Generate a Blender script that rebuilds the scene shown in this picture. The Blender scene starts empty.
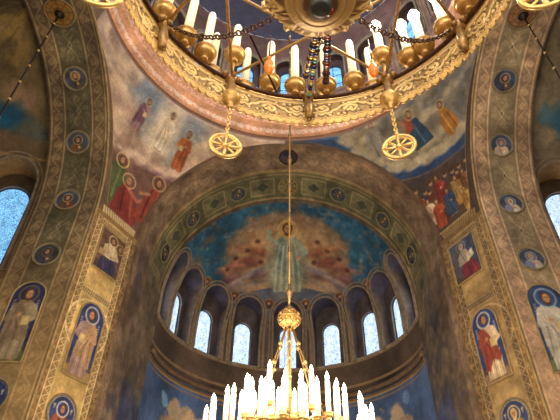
import bpy, math, random
import numpy as np
from mathutils import Vector

random.seed(7)
RNG = np.random.default_rng(11)
PI = math.pi
scene = bpy.context.scene
COL = scene.collection

# ------------------------------------------------------------------ dimensions (metres)
CY = 7.19            # centre of the crossing (the camera stands near its west edge)
A = 5.6              # half width of the crossing, radius of the dome ring
ZS = 11.28           # springing of the great arches
RN = 3.98            # radius of the north and south arches
RE = 4.78            # radius of the east and west arches
ZR = 16.32           # foot of the dome cornice
SOFW = 1.85          # width of the north / south soffit
YA = 15.82           # mouth of the apse
RA = 4.54            # radius of the apse


# ------------------------------------------------------------------ small helpers
def lin(c):
    c = np.asarray(c, float) / 255.0
    return np.where(c <= 0.04045, c / 12.92, ((c + 0.055) / 1.055) ** 2.4)


def tag(o, label=None, cat=None, group=None, kind=None):
    if label: o['label'] = label
    if cat: o['category'] = cat
    if group: o['group'] = group
    if kind: o['kind'] = kind
    return o


def empty(name, loc, rz=0.0):
    o = bpy.data.objects.new(name, None)
    COL.objects.link(o)
    o.location = loc
    o.rotation_euler = (0, 0, rz)
    o.empty_display_size = 0.1
    return o


def mesh_np(name, V, F, mat, parent=None, cols=None, smooth=True):
    V = np.asarray(V, np.float32).reshape(-1, 3)
    me = bpy.data.meshes.new(name)
    if isinstance(F, np.ndarray):
        n, k = F.shape
        flat = F.ravel().astype(np.int32)
        starts = np.arange(0, n * k, k, dtype=np.int32)
        tot = np.full(n, k, np.int32)
    else:
        tot = np.array([len(f) for f in F], np.int32)
        flat = np.array([i for f in F for i in f], np.int32)
        starts = np.concatenate([[0], np.cumsum(tot)[:-1]]).astype(np.int32)
        n = len(F)
    me.vertices.add(len(V)); me.vertices.foreach_set('co', V.ravel())
    me.loops.add(len(flat)); me.loops.foreach_set('vertex_index', flat)
    me.polygons.add(n); me.polygons.foreach_set('loop_start', starts); me.polygons.foreach_set('loop_total', tot)
    me.polygons.foreach_set('use_smooth', np.full(n, smooth))
    if cols is not None:
        cols = np.asarray(cols, float).reshape(-1, 3)
        c4 = np.ones((len(V), 4), np.float32)
        c4[:, :3] = lin(np.clip(cols, 0, 255))
        at = me.color_attributes.new('Paint', 'FLOAT_COLOR', 'POINT')
        at.data.foreach_set('color', c4.ravel())
    me.update(calc_edges=True)
    me.materials.append(mat)
    o = bpy.data.objects.new(name, me)
    COL.objects.link(o)
    if parent: o.parent = parent
    return o


def grid_faces(nv, nu, wrap=False):
    j, i = np.meshgrid(np.arange(nv - 1), np.arange(nu if wrap else nu - 1), indexing='ij')
    i2 = (i + 1) % nu
    return np.stack([j * nu + i, j * nu + i2, (j + 1) * nu + i2, (j + 1) * nu + i], -1).reshape(-1, 4)


class MB:
    """collects simple solids into one mesh"""
    def __init__(self): self.v = []; self.f = []

    def add(self, verts, faces):
        b = len(self.v)
        self.v += [tuple(map(float, p)) for p in verts]
        self.f += [tuple(i + b for i in f) for f in faces]
        return self

    def tube(self, pts, r, n=8, closed=False, caps=True):
        pts = [Vector(p) for p in pts]
        m = len(pts)
        rs = r if isinstance(r, (list, tuple)) else [r] * m
        ref = None; vs = []
        for i, p in enumerate(pts):
            a = pts[(i - 1) % m] if (closed or i > 0) else p
            b = pts[(i + 1) % m] if (closed or i < m - 1) else p
            t = (b - a).normalized()
            if ref is None:
                ref = t.orthogonal().normalized()
            else:
                ref = (ref - t * ref.dot(t))
                ref = ref.normalized() if ref.length > 1e-6 else t.orthogonal().normalized()
            bi = t.cross(ref)
            for k in range(n):
                an = 2 * PI * k / n
                vs.append(p + (ref * math.cos(an) + bi * math.sin(an)) * rs[i])
        fs = []
        for i in range(m if closed else m - 1):
            for k in range(n):
                i2 = (i + 1) % m
                fs.append((i * n + k, i * n + (k + 1) % n, i2 * n + (k + 1) % n, i2 * n + k))
        if caps and not closed:
            fs.append(tuple(range(n))[::-1]); fs.append(tuple((m - 1) * n + k for k in range(n)))
        return self.add(vs, fs)

    def lathe(self, prof, c=(0, 0, 0), n=16, closed=False):
        vs = []; m = len(prof)
        for r, z in prof:
            for k in range(n):
                an = 2 * PI * k / n
                vs.append((c[0] + r * math.cos(an), c[1] + r * math.sin(an), c[2] + z))
        fs = []
        for i in range(m if closed else m - 1):
            for k in range(n):
                i2 = (i + 1) % m
                fs.append((i * n + k, i * n + (k + 1) % n, i2 * n + (k + 1) % n, i2 * n + k))
        if not closed:
            fs.append(tuple(range(n))[::-1]); fs.append(tuple((m - 1) * n + k for k in range(n)))
        return self.add(vs, fs)

    def ball(self, c, r, n=8, m=6, sz=1.0):
        pr = [(max(1e-4, r * math.sin(PI * i / m)), -r * sz * math.cos(PI * i / m)) for i in range(m + 1)]
        return self.lathe(pr, c, n)

    def build(self, name, mat, parent=None, smooth=True):
        return mesh_np(name, self.v, self.f, mat, parent, smooth=smooth)


def inst(o, parent, loc=None, rot=None):
    c = o.copy()
    COL.objects.link(c)
    c.parent = parent
    if loc is not None: c.location = loc
    if rot is not None: c.rotation_euler = rot
    return c


# ------------------------------------------------------------------ materials
def nodemat(name):
    m = bpy.data.materials.new(name); m.use_nodes = True
    nt = m.node_tree
    return m, nt, nt.nodes['Principled BSDF']


def mat_fresco(name='fresco_plaster', rough=0.72, bump=0.25, lo=0.72, hi=1.2):
    m, nt, b = nodemat(name)
    at = nt.nodes.new('ShaderNodeVertexColor'); at.layer_name = 'Paint'
    tc = nt.nodes.new('ShaderNodeTexCoord')
    n1 = nt.nodes.new('ShaderNodeTexNoise'); n1.inputs['Scale'].default_value = 2.2; n1.inputs['Detail'].default_value = 8; n1.inputs['Roughness'].default_value = 0.7
    nt.links.new(tc.outputs['Object'], n1.inputs['Vector'])
    mr = nt.nodes.new('ShaderNodeMapRange'); mr.inputs['From Min'].default_value = 0.3; mr.inputs['From Max'].default_value = 0.7
    mr.inputs['To Min'].default_value = lo; mr.inputs['To Max'].default_value = hi
    nt.links.new(n1.outputs['Fac'], mr.inputs['Value'])
    mx = nt.nodes.new('ShaderNodeMix'); mx.data_type = 'RGBA'; mx.blend_type = 'MULTIPLY'; mx.inputs[0].default_value = 1.0
    n3 = nt.nodes.new('ShaderNodeTexNoise'); n3.inputs['Scale'].default_value = 13.0; n3.inputs['Detail'].default_value = 6; n3.inputs['Roughness'].default_value = 0.8
    nt.links.new(tc.outputs['Object'], n3.inputs['Vector'])
    m3 = nt.nodes.new('ShaderNodeMapRange'); m3.inputs['From Min'].default_value = 0.3; m3.inputs['From Max'].default_value = 0.7
    m3.inputs['To Min'].default_value = 0.74; m3.inputs['To Max'].default_value = 1.26
    nt.links.new(n3.outputs['Fac'], m3.inputs['Value'])
    mu = nt.nodes.new('ShaderNodeMath'); mu.operation = 'MULTIPLY'
    nt.links.new(mr.outputs['Result'], mu.inputs[0]); nt.links.new(m3.outputs['Result'], mu.inputs[1])
    nt.links.new(at.outputs['Color'], mx.inputs[6]); nt.links.new(mu.outputs[0], mx.inputs[7])
    nt.links.new(mx.outputs[2], b.inputs['Base Color'])
    n2 = nt.nodes.new('ShaderNodeTexNoise'); n2.inputs['Scale'].default_value = 14; n2.inputs['Detail'].default_value = 5
    nt.links.new(tc.outputs['Object'], n2.inputs['Vector'])
    bp = nt.nodes.new('ShaderNodeBump'); bp.inputs['Strength'].default_value = bump; bp.inputs['Distance'].default_value = 0.03
    nt.links.new(n2.outputs['Fac'], bp.inputs['Height']); nt.links.new(bp.outputs['Normal'], b.inputs['Normal'])
    b.inputs['Roughness'].default_value = rough
    b.inputs['Specular IOR Level'].default_value = 0.25
    return m


def mat_plain(name, rgb, rough=0.5, metal=0.0, noise=0.25, scale=9.0, emit=None, estr=0.0):
    m, nt, b = nodemat(name)
    tc = nt.nodes.new('ShaderNodeTexCoord')
    n1 = nt.nodes.new('ShaderNodeTexNoise'); n1.inputs['Scale'].default_value = scale; n1.inputs['Detail'].default_value = 4
    nt.links.new(tc.outputs['Object'], n1.inputs['Vector'])
    mr = nt.nodes.new('ShaderNodeMapRange'); mr.inputs['From Min'].default_value = 0.3; mr.inputs['From Max'].default_value = 0.7
    mr.inputs['To Min'].default_value = 1 - noise; mr.inputs['To Max'].default_value = 1 + noise
    nt.links.new(n1.outputs['Fac'], mr.inputs['Value'])
    mx = nt.nodes.new('ShaderNodeMix'); mx.data_type = 'RGBA'; mx.blend_type = 'MULTIPLY'; mx.inputs[0].default_value = 1.0
    c = lin(rgb); mx.inputs[6].default_value = (c[0], c[1], c[2], 1)
    nt.links.new(mr.outputs['Result'], mx.inputs[7])
    nt.links.new(mx.outputs[2], b.inputs['Base Color'])
    b.inputs['Roughness'].default_value = rough; b.inputs['Metallic'].default_value = metal
    if emit is not None:
        e = lin(emit)
        b.inputs['Emission Color'].default_value = (e[0], e[1], e[2], 1); b.inputs['Emission Strength'].default_value = estr
    return m


def mat_pane(name, bright, dark, strength, scale=9.0):
    """leaded patterned glass with daylight behind it"""
    m, nt, b = nodemat(name)
    tc = nt.nodes.new('ShaderNodeTexCoord')
    vo = nt.nodes.new('ShaderNodeTexVoronoi'); vo.feature = 'DISTANCE_TO_EDGE'; vo.inputs['Scale'].default_value = scale
    nt.links.new(tc.outputs['Object'], vo.inputs['Vector'])
    rp = nt.nodes.new('ShaderNodeValToRGB')
    rp.color_ramp.elements[0].position = 0.03; rp.color_ramp.elements[1].position = 0.16
    d = lin(dark); e = lin(bright)
    rp.color_ramp.elements[0].color = (d[0], d[1], d[2], 1); rp.color_ramp.elements[1].color = (e[0], e[1], e[2], 1)
    nt.links.new(vo.outputs['Distance'], rp.inputs['Fac'])
    n1 = nt.nodes.new('ShaderNodeTexNoise'); n1.inputs['Scale'].default_value = 4.0
    nt.links.new(tc.outputs['Object'], n1.inputs['Vector'])
    mr = nt.nodes.new('ShaderNodeMapRange'); mr.inputs['From Min'].default_value = 0.3; mr.inputs['From Max'].default_value = 0.7
    mr.inputs['To Min'].default_value = 0.75; mr.inputs['To Max'].default_value = 1.2
    nt.links.new(n1.outputs['Fac'], mr.inputs['Value'])
    mx = nt.nodes.new('ShaderNodeMix'); mx.data_type = 'RGBA'; mx.blend_type = 'MULTIPLY'; mx.inputs[0].default_value = 1.0
    nt.links.new(rp.outputs['Color'], mx.inputs[6]); nt.links.new(mr.outputs['Result'], mx.inputs[7])
    nt.links.new(mx.outputs[2], b.inputs['Base Color'])
    nt.links.new(mx.outputs[2], b.inputs['Emission Color'])
    b.inputs['Emission Strength'].default_value = strength
    b.inputs['Roughness'].default_value = 0.2
    return m


def mat_gold_relief(name='gilded_relief'):
    m, nt, b = nodemat(name)
    at = nt.nodes.new('ShaderNodeVertexColor'); at.layer_name = 'Paint'
    tc = nt.nodes.new('ShaderNodeTexCoord')
    n2 = nt.nodes.new('ShaderNodeTexNoise'); n2.inputs['Scale'].default_value = 40; n2.inputs['Detail'].default_value = 3
    nt.links.new(tc.outputs['Object'], n2.inputs['Vector'])
    bp = nt.nodes.new('ShaderNodeBump'); bp.inputs['Strength'].default_value = 0.4; bp.inputs['Distance'].default_value = 0.01
    nt.links.new(n2.outputs['Fac'], bp.inputs['Height']); nt.links.new(bp.outputs['Normal'], b.inputs['Normal'])
    nt.links.new(at.outputs['Color'], b.inputs['Base Color'])
    b.inputs['Roughness'].default_value = 0.45; b.inputs['Metallic'].default_value = 0.3
    return m


M = {}
M['fresco'] = mat_fresco()
M['dark_fresco'] = mat_fresco('mottled_fresco', 0.6, 0.35, 0.6, 1.3)  # stronger tone variation and bump than the plain fresco
M['relief'] = mat_gold_relief()
M['gold'] = mat_plain('polished_gold', (214, 178, 108), 0.36, 0.6, 0.2, 20)
M['old_gold'] = mat_plain('aged_gold', (150, 116, 68), 0.42, 0.55, 0.3, 14)
M['bronze'] = mat_plain('dark_bronze', (78, 50, 34), 0.45, 0.6, 0.3, 20)
M['iron'] = mat_plain('dark_iron', (44, 34, 28), 0.5, 0.5, 0.3, 20)
M['pale_gold'] = mat_plain('pale_gold', (206, 174, 122), 0.45, 0.4, 0.2, 20)
M['cup_gold'] = mat_plain('brown_gold', (182, 142, 78), 0.38, 0.5, 0.25, 30)
M['dull_gilt'] = mat_plain('dull_gilt', (132, 116, 84), 0.65, 0.05, 0.3, 6)
M['gilt'] = mat_plain('gilt_paint', (160, 134, 88), 0.6, 0.1, 0.3, 6)
M['stone_trim'] = mat_plain('umber_stone', (104, 80, 58), 0.7, 0.0, 0.3, 5)
M['niche_trim'] = mat_plain('niche_moulding', (138, 120, 98), 0.7, 0.0, 0.3, 5)
M['candle'] = mat_plain('candle_wax', (246, 234, 200), 0.5, 0.0, 0.05, 8, (255, 232, 180), 0.03)
M['hot_candle'] = mat_plain('glowing_candle_wax', (255, 246, 222), 0.5, 0.0, 0.03, 8, (255, 226, 168), 0.25)
M['flame'] = mat_plain('candle_flame', (255, 250, 230), 0.5, 0.0, 0.02, 5, (255, 238, 200), 7.0)
M['bulb'] = mat_plain('unlit_candle_tip', (255, 252, 240), 0.3, 0.0, 0.02, 5, (255, 246, 225), 0.25)
M['pane'] = mat_pane('leaded_glass', (206, 226, 246), (110, 140, 176), 1.35, 17.0)
M['pane_blue'] = mat_pane('blue_leaded_glass', (132, 194, 238), (74, 126, 176), 1.05, 15.0)
M['pane_amber'] = mat_plain('amber_glass', (232, 168, 60), 0.3, 0.0, 0.2, 4, (232, 168, 60), 0.8)
M['lead'] = mat_plain('window_lead', (46, 50, 62), 0.6, 0.0, 0.2, 8)
M['amber'] = mat_plain('amber_drop', (206, 112, 28), 0.15, 0.0, 0.2, 8, (220, 120, 30), 0.35)
M['blue_gem'] = mat_plain('blue_gem', (34, 50, 120), 0.15, 0.0, 0.2, 8)
M['red_gem'] = mat_plain('red_gem', (120, 36, 30), 0.15, 0.0, 0.2, 8)
M['aqua_gem'] = mat_plain('aqua_gem', (120, 190, 190), 0.15, 0.0, 0.2, 8)
M['floor'] = mat_plain('stone_floor', (120, 100, 80), 0.4, 0.0, 0.25, 2)


# ------------------------------------------------------------------ painting canvases (metric, one vertex per cell)
def vnoise(shape, cell, octs=3):
    out = np.zeros(shape); amp = 1.0; tot = 0
    for o in range(octs):
        c = max(1.0, cell / 2 ** o)
        gh, gw = int(shape[0] / c) + 3, int(shape[1] / c) + 3
        g = RNG.random((gh, gw))
        y = np.arange(shape[0]) / c; x = np.arange(shape[1]) / c
        y0 = y.astype(int); x0 = x.astype(int)
        fy = (y - y0); fx = (x - x0)
        fy = (fy * fy * (3 - 2 * fy))[:, None]; fx = (fx * fx * (3 - 2 * fx))[None]
        a = g[y0][:, x0]; b = g[y0][:, x0 + 1]; d = g[y0 + 1][:, x0]; e = g[y0 + 1][:, x0 + 1]
        out += amp * ((a * (1 - fx) + b * fx) * (1 - fy) + (d * (1 - fx) + e * fx) * fy)
        tot += amp; amp *= 0.55
    return out / tot - 0.5


class Cv:
    def __init__(s, u0, u1, v0, v1, res, base=(100, 80, 60)):
        s.nu = max(2, int(round((u1 - u0) * res)) + 1); s.nv = max(2, int(round((v1 - v0) * res)) + 1)
        s.u = np.linspace(u0, u1, s.nu); s.v = np.linspace(v0, v1, s.nv)
        s.U, s.V = np.meshgrid(s.u, s.v)
        s.px = 1.0 / res
        s.C = np.ones((s.nv, s.nu, 3)) * np.array(base, float)

    def put(s, a, col):
        a = a[..., None]
        s.C = s.C * (1 - a) + np.array(col, float) * a

    def box(s, u0, u1, v0, v1):
        i0 = np.searchsorted(s.u, u0); i1 = np.searchsorted(s.u, u1); j0 = np.searchsorted(s.v, v0); j1 = np.searchsorted(s.v, v1)
        return slice(max(0, j0 - 1), j1 + 1), slice(max(0, i0 - 1), i1 + 1)

    def _blend(s, sl, a, col):
        if a.size == 0: return
        s.C[sl] = s.C[sl] * (1 - a[..., None]) + np.array(col, float) * a[..., None]

    def rect(s, u0, u1, v0, v1, col, al=1.0):
        sl = s.box(u0, u1, v0, v1); U, V = s.U[sl], s.V[sl]
        d = np.maximum(np.maximum(u0 - U, U - u1), np.maximum(v0 - V, V - v1))
        s._blend(sl, np.clip(0.5 - d / s.px, 0, 1) * al, col)

    def ell(s, cu, cv, ru, rv, col, al=1.0, rot=0.0, soft=None):
        R = max(ru, rv) * 1.3 + s.px * 2
        sl = s.box(cu - R, cu + R, cv - R, cv + R); U, V = s.U[sl] - cu, s.V[sl] - cv
        c, n = math.cos(rot), math.sin(rot)
        x, y = (U * c + V * n) / ru, (-U * n + V * c) / rv
        d = (np.hypot(x, y) - 1) * min(ru, rv)
        s._blend(sl, np.clip(0.5 - d / (soft or s.px), 0, 1) * al, col)

    def ring(s, cu, cv, r, w, col, al=1.0):
        R = r + w + s.px * 2
        sl = s.box(cu - R, cu + R, cv - R, cv + R); U, V = s.U[sl] - cu, s.V[sl] - cv
        d = np.abs(np.hypot(U, V) - r) - w / 2
        s._blend(sl, np.clip(0.5 - d / s.px, 0, 1) * al, col)

    def poly(s, pts, col, al=1.0):
        P = np.array(pts, float)
        sl = s.box(P[:, 0].min(), P[:, 0].max(), P[:, 1].min(), P[:, 1].max()); U, V = s.U[sl], s.V[sl]
        ins = np.zeros(U.shape, bool); n = len(P)
        for i in range(n):
            x1, y1 = P[i]; x2, y2 = P[(i + 1) % n]
            if y1 == y2: continue
            cnd = ((y1 > V) != (y2 > V)) & (U < (x2 - x1) * (V - y1) / (y2 - y1) + x1)
            ins ^= cnd
        s._blend(sl, ins * float(al), col)

    def line(s, pts, w, col, al=1.0):
        for (x1, y1), (x2, y2) in zip(pts[:-1], pts[1:]):
            sl = s.box(min(x1, x2) - w, max(x1, x2) + w, min(y1, y2) - w, max(y1, y2) + w); U, V = s.U[sl], s.V[sl]
            dx, dy = x2 - x1, y2 - y1; L = dx * dx + dy * dy + 1e-12
            t = np.clip(((U - x1) * dx + (V - y1) * dy) / L, 0, 1)
            d = np.hypot(U - x1 - t * dx, V - y1 - t * dy) - w / 2
            s._blend(sl, np.clip(0.5 - d / s.px, 0, 1) * al, col)

    def mottle(s, size, amp, tint=(1, 1, 1)):
        n = vnoise((s.nv, s.nu), size / s.px)
        s.C *= 1 + (n * 2 * amp)[..., None] * np.array(tint)

    def blotch(s, size, thr, col, al=0.6):
        n = vnoise((s.nv, s.nu), size / s.px)
        s.put(np.clip((n - thr) * 8, 0, 1) * al, col)

    def sample(s, u, v):
        i = np.clip((u - s.u[0]) / (s.u[-1] - s.u[0]) * (s.nu - 1), 0, s.nu - 1.001)
        j = np.clip((v - s.v[0]) / (s.v[-1] - s.v[0]) * (s.nv - 1), 0, s.nv - 1.001)
        i0 = i.astype(int); j0 = j.astype(int); fi = (i - i0)[..., None]; fj = (j - j0)[..., None]
        C = s.C
        return (C[j0, i0] * (1 - fi) + C[j0, i0 + 1] * fi) * (1 - fj) + (C[j0 + 1, i0] * (1 - fi) + C[j0 + 1, i0 + 1] * fi) * fj


def scroll(sv, tv, h, p):
    """vine scroll: running stem with curls; sv runs along, tv across (-h..h)"""
    w = 0.16 * h
    stem = np.abs(tv - 0.62 * h * np.sin(PI * sv / p)) - w
    k = np.floor(sv / p); c = (k + 0.5) * p
    sg = np.where(k % 2 == 0, 1.0, -1.0)
    dx = sv - c; dy = tv + sg * 0.22 * h
    r = np.hypot(dx, dy); th = np.arctan2(dy * sg, dx)
    rr = 0.52 * h
    curl = np.minimum(np.abs(r - rr * (0.75 + 0.25 * th / PI)) - w * 0.8, r - 0.16 * h)
    leaf = np.hypot((sv - k * p) / 1.0, tv + sg * 0.7 * h) - 0.2 * h
    return np.minimum(np.minimum(stem, curl), leaf)


def band_scroll(cv, axis, lo, hi, ground, ink, p, al=0.8):
    """scroll ornament filling a strip lo..hi; axis='v' means the strip runs along u"""
    S, T = (cv.U, cv.V) if axis == 'v' else (cv.V, cv.U)
    h = (hi - lo) / 2; m = (lo + hi) / 2
    ins = np.clip(0.5 - (np.abs(T - m) - h) / cv.px, 0, 1)
    cv.put(ins, ground)
    d = scroll(S, T - m, h * 0.9, p)
    cv.put(np.clip(0.5 - d / cv.px, 0, 1) * ins * al, ink)


def band_zigzag(cv, axis, lo, hi, ground, ink, p):
    S, T = (cv.U, cv.V) if axis == 'v' else (cv.V, cv.U)
    h = (hi - lo) / 2; m = (lo + hi) / 2
    ins = np.clip(0.5 - (np.abs(T - m) - h) / cv.px, 0, 1)
    cv.put(ins, ground)
    tri = (np.abs(((S / p) % 1) * 2 - 1) - 0.5) * 2 * h * 0.75
    cv.put(np.clip(0.5 - (np.abs(T - m - tri) - 0.18 * h) / cv.px, 0, 1) * ins, ink)
    dots = np.hypot(((S / p) % 1 - 0.5) * p, T - m - 0.45 * h) - 0.16 * h
    cv.put(np.clip(0.5 - dots / cv.px, 0, 1) * ins * 0.8, ink)


SKIN = (196, 146, 104)


def shade(c, k): return tuple(min(255, x * k) for x in c)


def head(cv, x, y, r, skin=SKIN, hair=(84, 56, 38), beard=True, halo=(214, 180, 104), halo_fill=None, turn=0.0):
    if halo_fill: cv.ell(x, y, r * 1.75, r * 1.75, halo_fill)
    if halo: cv.ring(x, y, r * 1.75, max(r * 0.26, cv.px * 1.0), halo)
    cv.ell(x, y + r * 0.12, r * 0.95, r * 1.12, hair)
    if beard: cv.ell(x + turn * r * .2, y - r * 0.75, r * 0.62, r * 0.75, hair)
    cv.ell(x + turn * r * .3, y - r * 0.02, r * 0.62, r * 0.84, skin)
    for sx in (-1, 1): cv.ell(x + turn * r * .3 + sx * r * 0.27, y + r * 0.1, r * 0.13, r * 0.09, (50, 34, 26))
    cv.line([(x + turn * r * .3, y + r * .1), (x + turn * r * .34, y - r * .22)], r * .12, shade(skin, .75))
    cv.line([(x + turn * r * .3 - r * .2, y - r * .45), (x + turn * r * .3 + r * .2, y - r * .45)], r * .13, (130, 70, 56))


def saint(cv, x, y, h, robe, mantle, hair=(84, 56, 38), beard=True, halo=(214, 180, 104), halo_fill=None, lean=0.0, arm=1, skin=SKIN, side=1, folds=5):
    """standing draped figure, feet at (x,y), height h"""
    r = h * 0.072
    X = lambda a, b: (x + side * a * h + lean * b * h, y + b * h)
    # feet
    for sx in (-0.06, 0.07): cv.ell(*X(sx, 0.015), 0.05 * h, 0.022 * h, shade(skin, .8))
    # robe
    cv.poly([X(-.15, .02), X(.15, .02), X(.165, .3), X(.13, .55), X(.15, .76), X(.06, .83), X(-.06, .83), X(-.15, .76), X(-.13, .55), X(-.16, .3)], robe)
    for i in range(folds):
        a = -.11 + .22 * i / (folds - 1)
        cv.line([X(a * .7, .5), X(a, .28), X(a * 1.15, .03)], .014 * h, shade(robe, .68 if i % 2 == 0 else 1.25), .85)
    # mantle thrown over one shoulder
    cv.poly([X(-.155, .77), X(-.06, .83), X(.02, .7), X(.13, .46), X(.17, .3), X(.12, .22), X(.0, .3), X(-.1, .14), X(-.17, .16), X(-.18, .5)], mantle)
    for i in range(4):
        cv.line([X(-.14 + .02 * i, .74 - .02 * i), X(-.1 + .05 * i, .5 - .03 * i), X(-.13 + .07 * i, .2 + .03 * i)], .014 * h, shade(mantle, .65 if i % 2 == 0 else 1.28), .85)
    # arms and hands
    cv.line([X(.13, .74), X(.19, .58), X(.08, .52)], .07 * h, shade(robe, 1.1))
    cv.ell(*X(.06, .53), .032 * h, .028 * h, skin)
    if arm:
        cv.line([X(-.13, .72), X(-.17, .56), X(-.05, .6)], .07 * h, shade(mantle, 1.1))
        cv.ell(*X(-.03, .62), .03 * h, .03 * h, skin)
        cv.rect(x + side * .07 * h - .05 * h, x + side * .07 * h + .05 * h, y + .47 * h, y + .6 * h, (206, 178, 120))
    # neck and head
    cv.rect(x + lean * .85 * h - .03 * h, x + lean * .85 * h + .03 * h, y + .8 * h, y + .87 * h, shade(skin, .85))
    head(cv, x + lean * .92 * h, y + .92 * h, r, skin, hair, beard, halo, halo_fill, side * .5)


def bust(cv, x, y, r, robe, mantle, hair=(84, 56, 38), beard=True, halo=(190, 158, 96), halo_fill=None, skin=SKIN):
    cv.poly([(x - .75 * r, y - .62 * r), (x - .62 * r, y - .18 * r), (x - .25 * r, y + .02 * r), (x + .25 * r, y + .02 * r), (x + .62 * r, y - .18 * r), (x + .75 * r, y - .62 * r), (x + .3 * r, y - .95 * r), (x - .3 * r, y - .95 * r)], robe)
    cv.poly([(x - .75 * r, y - .62 * r), (x - .62 * r, y - .18 * r), (x - .25 * r, y + .02 * r), (x + .1 * r, y - .5 * r), (x + .0 * r, y - .95 * r), (x - .3 * r, y - .95 * r)], mantle)
    cv.line([(x - .2 * r, y), (x, y - .9 * r)], .08 * r, shade(robe, .7))
    cv.line([(x + .3 * r, y - .1 * r), (x + .2 * r, y - .9 * r)], .06 * r, shade(robe, 1.25))
    cv.ell(x + .18 * r, y - .42 * r, .13 * r, .13 * r, skin)
    head(cv, x, y + .3 * r, .27 * r, skin, hair, beard, halo, halo_fill)


# ------------------------------------------------------------------ surfaces
def surf_mesh(name, S, cv, mat=None, parent=None, keep=None, kind='structure'):
    X, Y, Z = S(cv.U, cv.V)
    V = np.stack([X, Y, Z], -1).reshape(-1, 3)
    F = grid_faces(cv.nv, cv.nu)
    if keep is not None: F = F[keep.reshape(-1)]
    o = mesh_np(name, V, F, mat or M['fresco'], parent, cv.C)
    if kind and parent is None: o['kind'] = kind
    return o


def frame_at(S, u, v, flip):
    e = 1e-3
    p = np.array(S(np.array(u), np.array(v)), float)
    du = (np.array(S(np.array(u + e), np.array(v))) - p) / e
    dv = (np.array(S(np.array(u), np.array(v + e))) - p) / e
    n = np.cross(du, dv); n /= np.linalg.norm(n) + 1e-12
    if n @ (np.array((0, 3., 8.)) - p) < 0: n = -n      # always towards the open crossing
    return p, n


def off_pts(S, UV, flip, d):
    out = []
    for u, v in UV:
        p, n = frame_at(S, u, v, flip)
        out.append(p + n * d)
    return np.array(out)


def roundel(name, S, u, v, r, flip, paint, label, cat='painting', group=None, frame_mat=None, fr=0.026, res=36, off=0.03, asp=1.0):
    """painted disc lying on the surface S, with a moulded ring frame"""
    p0, n0 = frame_at(S, u, v, flip)
    root = empty(name, tuple(p0 + n0 * off))
    cv = Cv(-r, r, -r, r, res / r * 0.7, (40, 46, 70))
    paint(cv, r)
    nr, na = 20, 56
    V = []; C = []
    for i in range(nr + 1):
        rr = r * i / nr
        for k in range(na):
            a = 2 * PI * k / na
            V.append((rr * math.cos(a), rr * math.sin(a)))
    V = np.array(V)
    cols = cv.sample(V[:, 0], V[:, 1])
    W = off_pts(S, [(u + a, v + b * asp) for a, b in V], flip, off) - (p0 + n0 * off)
    o = mesh_np('picture', W, grid_faces(nr + 1, na, True), M['fresco'], root, cols)
    mb = MB()
    ring = off_pts(S, [(u + r * math.cos(2 * PI * k / na), v + asp * r * math.sin(2 * PI * k / na)) for k in range(na)], flip, off + .01) - (p0 + n0 * off)
    mb.tube(ring, fr, 6, True)
    mb.build('ring_frame', frame_mat or M['dull_gilt'], root)
    tag(root, label, cat, group)
    return root


def panel(name, S, u, v0, v1, w, flip, paint, label, cat='painting', arched=True, frame_mat=None, fr=0.024, off=0.03, res=40, group=None):
    """arched or rectangular painted panel; u centre, w width, v0..v1 height (v up)"""
    h = v1 - v0
    p0, n0 = frame_at(S, u, v0, flip)
    base = p0 + n0 * off
    root = empty(name, tuple(base))
    cv = Cv(-w / 2, w / 2, 0, h, res, (36, 44, 84))
    paint(cv, w, h)
    nu, nv = int(w * res) + 1, int(h * res) + 1
    a = np.linspace(-w / 2, w / 2, nu); t = np.linspace(0, 1, nv)
    top = h - w / 2 + np.sqrt(np.maximum(0, (w / 2) ** 2 - a ** 2)) if arched else np.full(nu, h)
    AA = np.repeat(a[None], nv, 0); BB = t[:, None] * top[None]
    X, Y, Z = S(u + AA, v0 + BB)
    W = np.stack([X, Y, Z], -1).reshape(-1, 3)
    _, n = frame_at(S, u, (v0 + v1) / 2, flip)
    W = W + n * off - base
    mesh_np('picture', W, grid_faces(nv, nu), M['fresco'], root, cv.sample(AA, BB))
    if arched:
        out = [(-w / 2, 0), (-w / 2, h - w / 2)] + [(-w / 2 * math.cos(PI * k / 16), h - w / 2 + w / 2 * math.sin(PI * k / 16)) for k in range(1, 16)] + [(w / 2, h - w / 2), (w / 2, 0)]
    else:
        out = [(-w / 2, 0), (-w / 2, h), (w / 2, h), (w / 2, 0)]
    dense = []
    for (x1, y1), (x2, y2) in zip(out, out[1:] + out[:1]):
        m = max(1, int(math.hypot(x2 - x1, y2 - y1) / 0.12))
        dense += [(x1 + (x2 - x1) * k / m, y1 + (y2 - y1) * k / m) for k in range(m)]
    pts = off_pts(S, [(u + x, v0 + y) for x, y in dense], flip, off + .005) - base
    MB().tube(pts, fr, 6, True).build('frame', frame_mat or M['gilt'], root)
    tag(root, label, cat, group)
    return root


# north (side=-1) and south (side=+1) arch soffit: u = arc length from crown toward the east, v = across, 0 at the crossing
def soffit_S(side):
    q = PI / 2 * RN
    def S(u, v):
        au = np.abs(u); an = np.minimum(au, q) / RN
        y = CY + np.sign(u) * RN * np.sin(an)
        z = ZS + RN * np.cos(an) - np.maximum(au - q, 0)
        return side * (A + v) + 0 * u, y + 0 * v, z + 0 * v
    return S


def esoffit_S(u, v):
    """east arch soffit: u arc length from crown toward the south, v = depth eastward 0..YA-(CY+A)"""
    r = RE - (RE - RA) * np.clip(v / (YA - CY - A), 0, 1)
    q = PI / 2 * RE
    au = np.abs(u); an = np.minimum(au, q) / RE
    return np.sign(u) * r * np.sin(an), CY + A + v + 0 * u, ZS + r * np.cos(an) - np.maximum(au - q, 0)


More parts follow.
